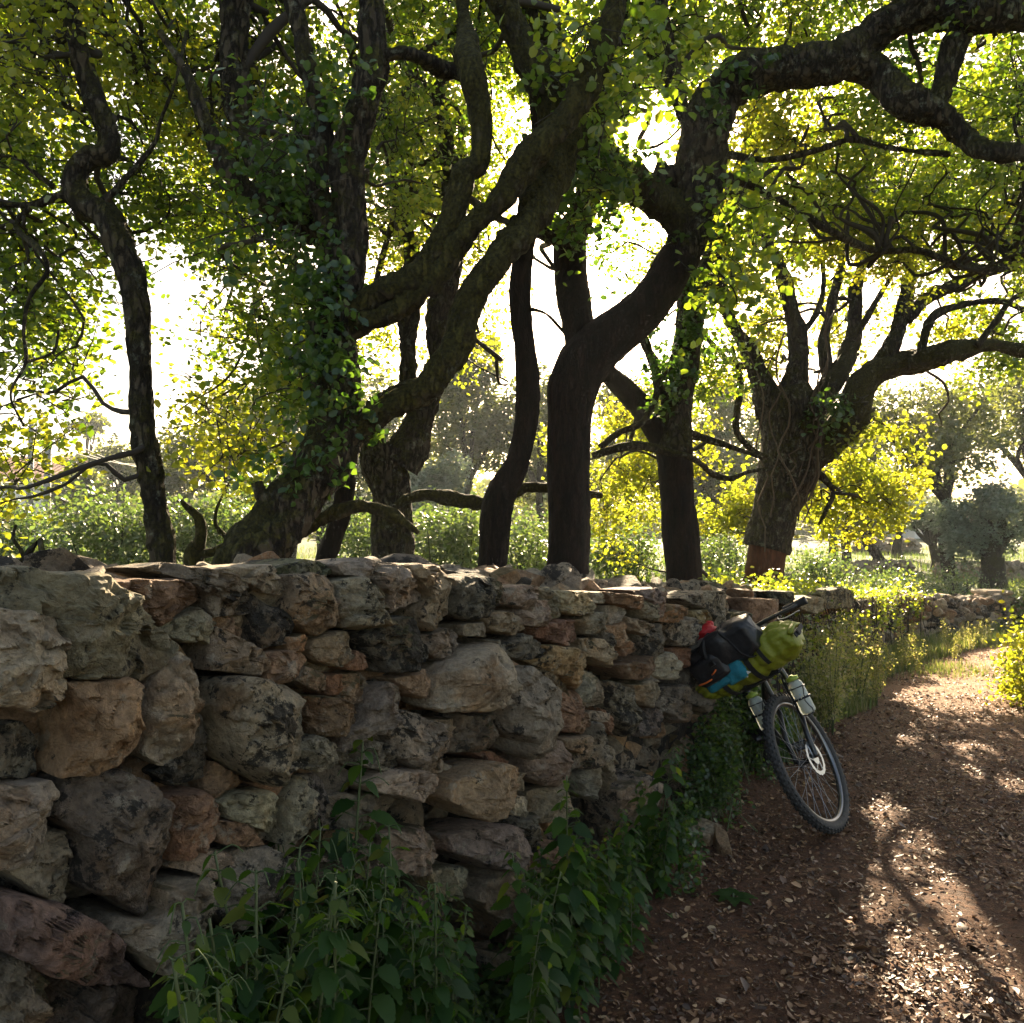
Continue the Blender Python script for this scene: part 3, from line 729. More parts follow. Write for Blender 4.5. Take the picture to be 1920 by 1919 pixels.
# fallen stones at the foot of the wall belong to the ground, see below
core = []
for a in np.linspace(.05, ws[-1] - .15, 60):
    t = np.interp(a, *TOPZ) - .12; core.append([wall_pt(a, .17, -.2), wall_pt(a, .17, t), wall_pt(a, .5, t), wall_pt(a, .5, -.2)])
core = np.array(core).reshape(-1, 3); cf = []
for i in range(59):
    for j in range(4): cf.append((i*4+j, i*4+(j+1) % 4, (i+1)*4+(j+1) % 4, (i+1)*4+j))
cf += [(0,1,2,3), tuple(59*4+j for j in (3,2,1,0))]
fill.add(core, cf, np.tile(np.r_[np.array(DARK) * .4, .8], (len(core), 1)))
o = fill.build('small_stones', M_STONE, wall, smooth=True); o['kind'] = 'stuff'; o['label'] = 'small packing stones and rubble between the large stones'
for (x, y, s_, lab, j) in [(1318,1566,.12,'tan boulder fallen at the wall foot beside the dark green shrub',3), (1352,1582,.085,'small brown stone lying at the wall foot nearest the bicycle wheel',4), (1332,1534,.07,'dark stone wedged behind the tan boulder at the wall foot',2)]:
    c = gpx(x, y, s_ * .3); v, f = rock((0, 0, 0), (s_ * 1.2, s_, s_ * .75), rg, True); v = v + np.array([0, 0, s_ * .3])
    mb = MB(); mb.add(v, f, np.tile(np.r_[np.array(PAL[j]) * .8, 1.0], (len(v), 1))); o = mb.build('fallen_stone', M_STONE)
    o.location = (c[0], c[1], 0.02); tag(o, lab, 'stone', 'stones fallen at the wall foot')
# ------------------------------------------------------------------ trees traced from the photograph, each at its own distance
def limb_pts(line, D):
    """'x,y,w[,D] ...' photo pixels, width, distance -> (x,y,z,r)"""
    R = []
    for p in line.split():
        a = [float(q) for q in p.split(',')]; d = a[3] if len(a) > 3 else D
        if len(a) > 3: D = d
        R.append(np.r_[px(a[0], a[1], d), a[2] * .45 * d / F])
    return np.array(R)
def bark_tube(mb, S, seed, rough=1.0, seg=None):
    r = np.maximum(S[:, 3], .004); seg = seg or int(np.clip(r.max() * 260, 8, 56))
    w = vnoise(np.c_[S[:, :3] * 2.2], seed) * .10 + 1
    m2 = MB(); m2.tube(S[:, :3], r * w, seg=seg)
    v = m2.v[0]; ax = np.repeat(S[:, :3], seg, 0); d = v - ax; L = np.linalg.norm(d, axis=1, keepdims=True) + 1e-6; rr = np.repeat(r, seg)
    q = v * np.array([1, 1, .4])
    k = fbm(q * 16, 3, seed) * .22 + (.12 - np.abs(fbm(q * 24, 3, seed + 5))) * .5 + vnoise(v * 5, seed + 9) * .18
    v = v + d / L * (k * np.minimum(rr, .075) * rough)[:, None] * 1.5
    mb.add(v, m2.f)
TW_ALL = []
def make_tree(name, label, cat, D, limbs, blobs, base=None, mat=M_BARK, group=None, size=.05, leaf=M_OAK, seed=0, crown_label=None, rough=1.0):
    """limbs: [(name, material, line)], blobs: [(cx,cy,rx,ry,D,rD,branches,kind)]"""
    rg = np.random.default_rng(seed + 100)
    L = []
    for nm, mt, line in limbs: L.append((nm, mt, limb_pts(line, D)))
    P0 = L[0][2][0]; gz = float(ground_h(P0[0], P0[1]))
    root = thing(name, label, cat, (P0[0], P0[1], gz), group)
    samples = []
    for i, (nm, mt, P) in enumerate(L):
        if i == 0 and P[0][2] > gz:                           # carry the trunk down into the soil, flaring at the roots
            dx = P[0][:2] - P[1][:2]; dx = dx / max(P[1][2] - P[0][2], .2) * (P[0][2] - gz) * .35
            foot = np.r_[P[0][:2] + np.clip(dx, -.3, .3), gz - .15, P[0][3] * 1.45]; mid = (foot + P[0]) / 2; mid[3] = P[0][3] * 1.12
            P = np.vstack([foot, mid, P])
        S = spline(P, .022 if D < 7 else .05)
        mb = MB(); bark_tube(mb, S, seed + i, rough * (.35 if mt in (M_STRIP, M_STRIPRED) else 1.0)); mb.build(nm, mt, root)
        samples.append(S)
    SA = np.vstack([s for s in samples]); TP = []; tw = MB(); leafs = {}
    for (cx, cy, rx, ry, d, rD, nb, kind) in blobs:
        if kind in ('oak', 'young'): d = d + .75 * min(1, d / 6); nb = int(nb * (1.0 if cy > -60 else .42))
        if kind == 'ivy': nb = int(nb * .52)
        c = px(cx, cy, d); ex = rx * d / F * 1.1; ey = ry * d / F * 1.1
        mt, sz, per, sp, up = KIND[kind]
        sz = sz * size / .05
        EN = []
        for b in range(nb):
            u = rg.normal(size=3) * .52; u *= min(1, 1.25 / np.linalg.norm(u)); EN.append(c + np.array([u[0] * ex, u[1] * rD, u[2] * ey]))
        EN.sort(key=lambda e: np.min(np.linalg.norm(SA[::6, :3] - e, axis=1)))
        if kind != 'ivy':                                       # crooked boughs carry the twigs
            for b in range(1 + nb // 9):
                E = EN[int(rg.integers(0, len(EN)))] + rg.normal(size=3) * .1; dd = np.linalg.norm(SA[:, :3] - E, axis=1) + np.abs(rg.normal(size=len(SA))) * .3; dd[SA[:, 3] < .012] += 1; j = int(np.argmin(dd)); Q = SA[j, :3]; L_ = np.linalg.norm(E - Q)
                if L_ < .25 or L_ > 2.6: continue
                t = np.linspace(0, 1, 8)[:, None]; P_ = Q + (E - Q) * t + rg.normal(size=3) * L_ * .14 * np.sin(t * math.pi) + np.r_[[[0, 0, 0]], rg.normal(size=(7, 3)) * L_ * .055]
                if not lit_filter(P_[2:]).all(): continue
                r1 = float(np.clip(.006 + L_ * rg.uniform(.008, .016), .005, SA[j, 3] * .7)); P_ = spline(np.c_[P_, np.linspace(r1, .004, 8)], .08); bark_tube(tw, P_, seed + b, .8, 8); TP.append(P_[3:])
        for b, E in enumerate(EN):
            if kind == 'ivy':
                j = np.argmin(np.linalg.norm(SA[:, :3] - E, axis=1)); Q = SA[j, :3]; off = E - Q; L_ = np.linalg.norm(off)
                E = Q + off / L_ * min(L_, SA[j, 3] + rg.uniform(.03, .22)); path = np.array([Q, (Q + E) / 2, E])
            else:
                AT = np.vstack([SA] + TP) if TP else SA
                dd = np.linalg.norm(AT[:, :3] - E, axis=1) + np.abs(rg.normal(size=len(AT))) * .10
                j = np.argmin(dd); Q = AT[j, :3]; L_ = np.linalg.norm(E - Q)
                if L_ < .08: continue
                t = np.linspace(0, 1, 7)[:, None]; side = rg.normal(size=3) * L_ * .16; sag = np.array([0, 0, L_ * rg.uniform(-.15, .25)])
                path = Q + (E - Q) * t + (side + sag) * (np.sin(t * math.pi)) + np.r_[[[0,0,0]], rg.normal(size=(5, 3)) * .025, [[0,0,0]]]
                if not lit_filter(path[2:]).all(): continue
                r1 = float(np.clip(.004 + L_ * .010, .004, AT[j, 3] * .7 + .001)); tw.tube(path, np.linspace(r1, .0025, 7), seg=5, cap=False); TP.append(np.c_[path[2:], np.linspace(r1, .003, 7)[2:]])
                # side shoots
                for _ in range(2):
                    k = rg.integers(2, 6); a = path[k]; e2 = a + rg.normal(size=3) * sp * .9; tw.tube(np.array([a, (a + e2) / 2 + rg.normal(size=3) * .02, e2]), [.004, .003, .002], seg=4, cap=False)
            m_ = int(per * rg.uniform(.7, 1.3)); nc = max(2, m_ // 9)
            tt = rg.uniform(.35, 1.08, nc) * (len(path) - 1); i0 = np.clip(tt.astype(int), 0, len(path) - 2); fr_ = (tt - i0)[:, None]
            cc = path[i0] * (1 - fr_) + path[i0 + 1] * fr_ + rg.normal(size=(nc, 3)) * sp * .62
            pts = np.repeat(cc, 9, 0) + rg.normal(size=(nc * 9, 3)) * sp * .30
            tone = np.clip(rg.normal(.45, .2) + rg.normal(size=len(pts)) * .2, 0, 1)
            leafs.setdefault(kind, []).append((pts, tone))
    for kind, Ls in leafs.items():
        pts = np.vstack([a for a, _ in Ls]); tone = np.concatenate([b for _, b in Ls])
        mt, sz, per, sp, up = KIND[kind]
        k = lit_filter(pts); k &= pts[:, 2] > .1; k &= ~((pts[:, 1] < 2.2) & (pts[:, 2] < 2.2) & (np.abs(pts[:, 0]) < 1.6))
        pts, tone = pts[k], tone[k]
        o = leaves_obj('ivy' if kind == 'ivy' else 'crown', pts, sz * size / .05, mt, root, up=up, rnd=tone)
    if tw.n:
        o = tw.build('twigs', M_TWIG, root, smooth=True); o['kind'] = 'stuff'
    return root
#        material, leaf size, leaves per branch, spread, upward bias
KIND = {'oak': (M_OAK, .043, 90, .16, .25), 'young': (M_OAKY, .041, 84, .17, .2), 'ivy': (M_IVY, .046, 20, .08, .1), 'big': (M_OAK, .056, 50, .17, .3),
        'dark': (M_IVY, .046, 62, .16, .3), 'fine': (M_FAR, .045, 150, .22, .3)}

make_tree('slim_oak', 'slim dark trunk bent like an S, leftmost of the trees behind the wall', 'tree', 3.7, [
 ('trunk', M_BARK, '305,1080,52 290,950,54 268,800,50 260,650,48 255,560,48 238,480,56 195,410,60 150,375,58 140,335,52 165,300,46 200,285,48 205,250,42 175,180,42 150,100,38 130,20,35 118,-120,30 100,-300,24,3.9'),
 ('limb', M_BARK, '145,370,26 100,372,18 60,385,14 0,385,12 -80,400,10,3.4'),
 ('limb', M_BARK, '190,385,20 240,330,14 290,270,11 300,230,9 330,150,8 350,60,7,4.2'),
 ('limb', M_BARK, '60,385,12 30,425,12 75,470,13,3.4 88,510,11 55,560,10 45,620,9 48,680,8 20,740,7 45,800,6'),
 ('limb', M_BARK, '50,680,7,3.4 100,660,6 110,620,5'),
 ('limb', M_BARK, '100,350,12 60,320,10 40,300,8 -10,290,6'),
], [(50,80,150,120,3.9,.7,34,'oak'),(60,120,130,120,4.4,.7,22,'young'),(30,250,110,120,3.8,.7,30,'oak'),(40,280,100,90,4.4,.5,16,'young'),(230,70,120,110,4.2,.7,55,'young'),(300,230,90,90,4.6,.6,36,'oak'),(60,440,90,70,3.7,.5,26,'oak'),(40,560,80,90,3.5,.4,24,'oak'),(150,520,70,70,4.0,.4,14,'oak'),
    (140,640,60,50,3.9,.4,10,'oak'),(60,720,60,60,3.5,.3,10,'oak'),(-20,850,50,100,3.2,.4,14,'young'),(280,380,90,50,4.2,.5,24,'oak'),(370,430,80,40,4.6,.5,16,'oak'),
    (60,-200,260,160,4.2,1.2,30,'oak'),(-200,200,180,400,4.0,1.2,30,'oak'),(110,20,70,60,3.3,.3,14,'young'),(30,180,70,80,3.3,.3,14,'young')], seed=1, size=.048)

make_tree('mossy_oak', 'big leaning mossy oak hung with ivy, its limbs arching up to the right', 'tree', 3.5, [
 ('trunk', M_BARK, '455,1085,150,3.3 520,985,125,3.4 585,900,112,3.5 632,800,98,3.6 628,700,92 628,600,92 645,500,82 655,400,66 655,300,72 682,200,72 697,100,56 692,-60,50 690,-260,36'),
 ('limb', M_BARK, '640,520,60,3.6 615,420,56 595,330,50 600,230,42 572,100,46 550,0,46 530,-180,34'),
 ('limb', M_MOSSBARK, '640,600,60,3.6 700,560,55 780,520,58 838,430,52 868,330,46 900,300,36 902,200,40 880,120,44 870,30,34,3.9 860,-150,26'),
 ('limb', M_MOSSBARK, '645,620,50,3.6 720,590,50 800,540,50 872,440,58 940,370,50 1000,290,62 1060,220,66 1110,130,60 1150,30,56 1170,-120,40'),
 ('limb', M_MOSSBARK, '632,860,70,3.6 665,815,62 720,770,60 800,725,66 850,650,62 872,580,58 920,500,60 980,430,66,3.7 1022,350,84,3.9 1050,260,92,4 1040,180,84 990,100,66 950,20,56 915,-80,50 880,-260,36'),
 ('limb', M_BARK, '600,430,48,3.8 520,350,50,4 455,240,58,4.2 440,120,66,4.2 440,0,74,4.2 430,-200,60'),
 ('limb', M_BARK, '590,450,36,3.8 480,370,40,3.6 418,305,46 385,225,34 345,130,20 300,60,14'),
 ('limb', M_BARK, '520,985,34,3.35 495,940,28 482,905,24'),
 ('limb', M_MOSSBARK, '560,1000,34,3.7 620,965,32 680,950,30 740,968,32 765,985,22 785,1000,10'),
 ('limb', M_BARK, '700,110,30,3.6 760,100,26 830,130,34,3.8 880,140,40'),
], [(400,150,120,150,4.4,.6,60,'oak'),(520,60,110,110,4.2,.6,50,'oak'),(470,260,90,80,4.3,.5,30,'young'),(460,400,90,60,4.2,.4,26,'oak'),(540,400,70,110,3.7,.3,30,'dark'),(560,540,70,110,3.4,.25,44,'ivy'),(600,650,70,120,3.4,.25,70,'ivy'),
    (600,800,80,90,3.4,.25,60,'ivy'),(560,740,60,80,3.5,.25,22,'oak'),(500,600,70,80,3.8,.3,16,'oak'),(440,500,50,50,4,.3,8,'oak'),(620,160,60,100,3.4,.3,26,'ivy'),(770,250,90,140,5.5,.8,34,'oak'),(760,430,70,70,5.5,.5,20,'young'),
    (780,60,110,100,4.5,.8,40,'oak'),(620,-180,400,160,4.2,1.3,70,'oak'),(950,120,110,130,4.4,.8,40,'oak'),(1080,90,80,70,3.6,.3,16,'big'),(480,840,60,50,3.6,.3,14,'young'),(400,790,60,60,4.5,.4,14,'young'),(560,280,60,80,3.8,.4,20,'dark'),
    (740,300,60,120,4.6,.4,22,'oak'),(420,640,60,60,4.6,.4,8,'oak')], seed=2, size=.046)

make_tree('forked_oak', 'stout forked oak behind the mossy leaning one, seen through its limbs', 'tree', 5.6, [
 ('trunk', M_BARK, '733,1075,84 733,1000,80 733,930,76 722,870,92 730,835,100'),
 ('limb', M_BARK, '745,870,90 775,820,72 800,755,52 822,690,42 818,620,52 835,540,46 850,440,40 840,300,34 820,160,26'),
 ('limb', M_BARK, '715,865,80 695,820,52 700,760,30 730,740,26 765,720,38 764,650,40 766,580,38 775,480,34 740,350,28 720,200,22'),
 ('limb', M_MOSSBARK, '742,950,16,5.4 765,935,26 800,928,28 860,938,28 920,942,30 960,925,27 1000,914,26 1060,920,22 1130,930,14'),
], [(800,380,110,110,6.2,.8,40,'young'),(740,620,80,80,6.4,.6,18,'young'),(900,330,80,90,6.4,.8,26,'oak'),(900,520,50,60,6.4,.5,10,'young'),(860,640,60,50,7,.5,10,'young'),(700,100,140,120,6.4,.9,50,'oak'),(780,220,120,100,6.8,.8,40,'young'),(900,100,130,120,7,.9,40,'oak')], seed=3, size=.055)

make_tree('sapling_oak', 'short slim dark trunk between the leaning oak and the forked one', 'tree', 4.6, [
 ('trunk', M_STRIP, '608,1075,46 622,1020,46 640,960,42 648,900,40 640,840,38 625,780,34 605,700,28 590,600,22'),
], [(560,640,90,90,4.9,.4,14,'dark')], seed=4)

make_tree('wavy_oak', 'slender bare dark trunk with a sideways kink, left of the thick forked one', 'tree', 4.9, [
 ('trunk', M_STRIP, '920,1110,58 925,1040,60 930,970,62 940,925,62 968,870,50 985,800,48 990,740,52 988,680,50 978,600,48 975,540,50 982,460,48 1000,390,46 1020,300,44 1010,200,40 1000,80,36 990,-100,28'),
 ('limb', M_BARK, '995,580,9 1025,590,8 1062,628,8,5.1'),
 ('limb', M_BARK, '1010,400,34 1045,440,40,5 1080,450,50,5.1'),
], [(1000,60,100,100,5.4,.7,30,'oak'),(1000,-100,200,120,5,.8,40,'oak')], seed=5)

make_tree('cork_oak', 'thickest dark trunk forking right into a great limb that arches over the track', 'tree', 5.0, [
 ('trunk', M_STRIP, '1060,1125,96 1065,1050,92 1068,960,90 1066,870,92 1068,780,94 1082,705,108 1120,655,112 1180,605,100 1235,545,88 1275,480,80'),
 ('limb', M_BARK, '1268,500,78 1292,440,92 1300,380,98 1312,310,108 1325,240,100,4.9 1352,180,92 1400,145,88,4.8 1480,130,84 1560,118,78,4.7 1625,80,74 1680,30,84,4.6 1760,15,92 1850,25,88,4.5 1940,15,80 2060,-20,70,4.3'),
 ('limb', M_BARK, '1590,115,70,4.7 1650,140,66 1700,190,70,4.6 1760,215,60 1810,260,48 1860,285,38,4.4 1930,290,34 2020,320,26'),
 ('limb', M_BARK, '1750,205,50,4.6 1775,150,48 1790,80,46 1830,40,40'),
 ('limb', M_STRIP, '1095,670,70,5.1 1082,600,66 1070,520,70,5.3 1070,450,66 1090,400,56 1115,330,50 1130,240,44,5.5 1150,120,40 1170,-40,32'),
 ('limb', M_MOSSBARK, '1295,420,80,4.95 1240,380,74 1190,345,74,4.8 1145,320,78,4.7 1105,280,84,4.6 1090,220,78 1070,150,70 1040,80,60 1000,0,50 960,-120,40'),
 ('limb', M_BARK, '1310,330,60 1265,335,54 1225,322,46'),
 ('limb', M_BARK, '1330,330,30,5.1 1400,345,16,5.3 1480,385,15 1560,435,15 1640,470,15,5.8 1720,470,16 1790,495,16 1850,505,18,6.2 1930,470,14'),
 ('limb', M_BARK, '1360,290,20,5 1440,300,15 1520,285,15 1600,262,14 1680,280,13,4.8 1780,290,12'),
 ('limb', M_BARK, '1300,260,30,5.2 1270,180,34 1255,90,30 1240,0,28 1230,-120,22'),
 ('limb', M_BARK, '1245,160,30,5.6 1210,60,26 1200,-60,20'),
], [(1200,60,110,90,5.0,.6,34,'oak'),(1160,150,80,70,4.5,.35,16,'big'),(1100,370,70,60,4.3,.25,16,'dark'),(1140,300,50,60,4.3,.2,8,'big'),(1340,60,120,90,5.6,.8,46,'oak'),(1500,40,120,80,5.6,.8,44,'oak'),(1440,230,120,60,5.4,.6,34,'young'),
    (1600,230,130,70,5.4,.7,36,'oak'),(1700,130,50,50,5.2,.4,12,'dark'),(1850,160,100,90,5.6,.8,46,'oak'),(1830,360,120,80,6,.8,46,'oak'),(1400,430,60,80,4.8,.4,16,'big'),(1360,560,40,60,4.8,.3,8,'big'),(1500,360,140,60,6,.6,36,'oak'),
    (1650,380,130,60,6.2,.7,34,'oak'),(1750,450,130,60,6.4,.7,28,'young'),(1560,460,100,50,6.2,.6,22,'young'),(1500,-160,520,180,4.8,1.5,170,'oak'),(2060,200,160,300,4.6,1.2,80,'oak'),(1290,330,50,90,4.6,.3,10,'ivy'),(1350,170,120,60,4.5,.25,26,'ivy'),(1280,100,60,70,6,.5,20,'oak'),
    (1900,-60,200,160,3.9,.8,60,'oak')], seed=6, size=.054)

make_tree('ivied_trunk', 'straight brown trunk with a leafy top, between the forked one and the gnarled one', 'tree', 7.2, [
 ('trunk', M_STRIP, '1285,1130,76 1280,1050,72 1273,960,74 1265,880,76 1262,830,84'),
 ('limb', M_BARK, '1262,850,82 1265,780,74 1280,710,58 1290,640,56 1300,560,56 1335,500,50 1355,420,44 1400,300,36 1420,180,28'),
 ('limb', M_STRIP, '1250,840,56 1215,780,52 1175,735,46 1140,700,40,6.8'),
 ('limb', M_BARK, '1262,760,40 1235,700,38 1212,650,26 1190,600,18'),
 ('limb', M_BARK, '1110,855,14,6.6 1150,842,16 1200,836,16 1255,848,15 1300,860,14 1335,888,13,7.4 1370,898,13 1400,886,12 1440,880,10'),
 ('limb', M_BARK, '1125,840,14,6.6 1160,812,13 1205,792,13 1228,750,12 1235,715,10 1260,690,8'),
 ('limb', M_BARK, '1270,800,18 1320,822,13,7.4 1370,838,13 1430,860,9'),
], [(1235,720,40,60,6.9,.25,40,'ivy'),(1290,640,50,70,6.9,.25,50,'ivy'),(1300,540,50,70,6.9,.3,40,'ivy'),(1180,480,70,80,8,.6,14,'oak'),(1200,890,70,60,7.6,.5,26,'young'),(1150,960,60,60,7.8,.5,16,'young'),(1180,780,60,50,8,.5,14,'young'),
    (1330,700,50,80,7.4,.4,18,'oak'),(1340,820,50,50,8,.5,10,'young'),(1060,860,40,60,7.6,.4,8,'young')], seed=7, size=.062)

make_tree('gnarled_oak', 'gnarled oak wrapped in dead vines with a red stripped foot, its long limb reaching right', 'tree', 9.0, [
 ('trunk', M_STRIPRED, '1425,1135,86 1430,1090,84 1438,1035,84 1442,1010,80'),
 ('trunk', M_BARK, '1436,1030,98 1444,1000,98 1456,950,100 1474,890,112 1486,830,122 1480,770,116 1472,730,90'),
 ('limb', M_BARK, '1445,780,62 1425,710,44 1402,650,34 1370,605,28 1352,540,22 1322,470,18 1300,380,12'),
 ('limb', M_BARK, '1478,760,70 1494,690,46 1496,640,38 1480,570,36 1462,500,28 1428,430,20 1415,340,14'),
 ('limb', M_BARK, '1500,790,66 1555,730,46 1598,640,34,9.4 1603,560,28 1618,490,22 1640,380,14'),
 ('limb', M_MOSSBARK, '1520,850,80 1560,820,76 1598,780,70,8.8 1612,730,62 1650,692,54 1710,680,50 1755,668,48,8.4 1800,655,40 1860,648,30 1940,662,24 2040,650,18,7.8'),
 ('limb', M_BARK, '1640,700,40,8.8 1672,650,34 1690,600,30 1706,520,24 1722,440,18 1760,340,12'),
 ('limb', M_BARK, '1695,600,30,8.8 1740,560,26 1800,530,24 1860,510,20 1930,480,18'),
 ('limb', M_BARK, '1725,668,22,8.5 1745,600,20 1790,575,18 1870,565,14 1930,585,12'),
 ('limb', M_BARK, '1560,730,28,9.2 1545,650,24 1562,560,20 1580,480,16 1560,400,10'),
 ('limb', M_BARK, '1520,880,16,8.8 1548,900,13 1562,925,11 1552,950,9 1535,985,5'),
 ('limb', M_BARK, '1600,640,16,9.3 1640,570,14 1680,500,11 1690,430,8'),
 ('limb', M_BARK, '1490,640,16,9 1530,590,14 1545,520,11 1530,440,8'),
 ('limb', M_BARK, '1415,690,16,8.9 1370,680,14 1330,640,11 1300,600,8'),
 ('limb', M_BARK, '1830,650,16,8.3 1870,600,13 1900,560,10 1960,540,8'),
 ('limb', M_BARK, '1440,860,12,8.6 1400,835,14 1380,800,12 1388,720,12 1372,650,9'),
], [(1575,870,110,60,8.6,.6,34,'young'),(1640,935,110,50,8.6,.6,30,'young'),(1550,960,90,60,8.6,.5,30,'young'),(1380,960,60,60,9.2,.5,30,'young'),(1370,700,70,80,9.6,.6,22,'young'),(1430,600,60,80,9.8,.6,18,'young'),(1540,620,60,80,9.8,.6,12,'young'),
    (1760,620,140,50,9.2,.7,22,'young'),(1860,600,90,70,8.8,.7,14,'oak'),(1500,460,120,70,9.6,.8,30,'oak'),(1700,400,160,80,9.4,1,46,'oak'),(1880,420,110,80,9,1,34,'oak'),(1400,330,110,90,9.6,.8,30,'young'),(1600,300,160,90,9.6,1,44,'young'),
    (1560,770,40,30,8.5,.2,6,'dark'),(1820,250,140,110,9.6,1,40,'oak'),(1380,520,70,70,9.8,.6,14,'young'),(1860,700,80,40,8.6,.5,8,'oak')], seed=8, size=.075)
# dead vines hanging on the gnarled oak
vm = MB(); rgv = np.random.default_rng(3)
for _ in range(26):
    x0 = rgv.uniform(1400, 1580); y0 = rgv.uniform(560, 760); x1 = x0 * .25 + rgv.uniform(1410, 1530) * .75; y1 = rgv.uniform(860, 1060); P = []
    for t in np.linspace(0, 1, 9):
        xx = x0 * (1 - t) + x1 * t + rgv.normal() * 9; yy = y0 * (1 - t) + y1 * t
        if yy > 1000: xx = min(max(xx, 1400), 1480)
        P.append(px(xx, yy, 8.55 + .35 * abs(xx - 1470) / 90 * .6 + rgv.normal() * .04))
    if not lit_filter(np.array(P)).all(): continue
    vm.tube(spline(np.array(P), .12), rgv.uniform(.005, .013), seg=5, cap=False)
g_ = bpy.data.objects['gnarled_oak']; o = vm.build('dead_vines', plain('dead_vine', (.07, .045, .028), .85), g_); o['kind'] = 'stuff'
# ------------------------------------------------------------------ the loaded bicycle leaning on the wall
M_BLACK = plain('black_paint', (.012, .012, .013), .32, spec=.6); M_RUBBER = plain('tyre_rubber', (.028, .027, .026), .8, bump=.4, scale=60, var=.35)
M_ALU = plain('brushed_alloy', (.32, .33, .35), .35, 1.0); M_RIM = plain('grey_rim', (.16, .16, .165), .28, .9); M_DARKALU = plain('dark_alloy', (.05, .05, .055), .35, .8)
M_GRIP = plain('grip_foam', (.012, .012, .013), .8); M_WEB = plain('black_webbing', (.008, .008, .009), .75, bump=.5, scale=300)
M_LIME = plain('lime_canvas', (.17, .185, .008), .55, bump=.5, scale=90, var=.10); M_NYLON = plain('black_nylon', (.012, .012, .014), .45, bump=1.0, scale=40)
M_ORG = plain('orange_trim', (.75, .15, .02), .6); M_BLUE = plain('teal_towel', (.012, .17, .24), .85, bump=.8, scale=120); M_RED = plain('red_cloth', (.42, .010, .012), .6)
M_WHITE = plain('white_print', (.75, .75, .72), .5); M_BLUEP = plain('blue_print', (.05, .16, .5), .5); M_SADDLE = plain('saddle_vinyl', (.012, .012, .012), .45)
def clear_mat():
    m, nt, b = newmat('cloudy_plastic'); b.inputs['Base Color'].default_value = (.78, .82, .74, 1); b.inputs['Roughness'].default_value = .22
    b.inputs['Transmission Weight'].default_value = .55; b.inputs['IOR'].default_value = 1.2; return m
M_CLEAR = clear_mat()
STEER = math.radians(-41); HA = math.radians(69); LEAN = math.radians(18); YAW = math.atan2(-1, .066)
AX = Vector((-math.cos(HA), 0, math.sin(HA))); A0 = Vector((.09, 0, 0))
MS = Matrix.Translation(A0) @ Matrix.Rotation(STEER, 4, AX) @ Matrix.Translation(-A0)
W0 = gpx(1574, 1563); cont = MS @ Vector((0, 0, 0))
MB0 = Matrix.Rotation(YAW, 4, 'Z') @ Matrix.Rotation(LEAN, 4, 'X') @ Matrix.Scale(.94, 4)
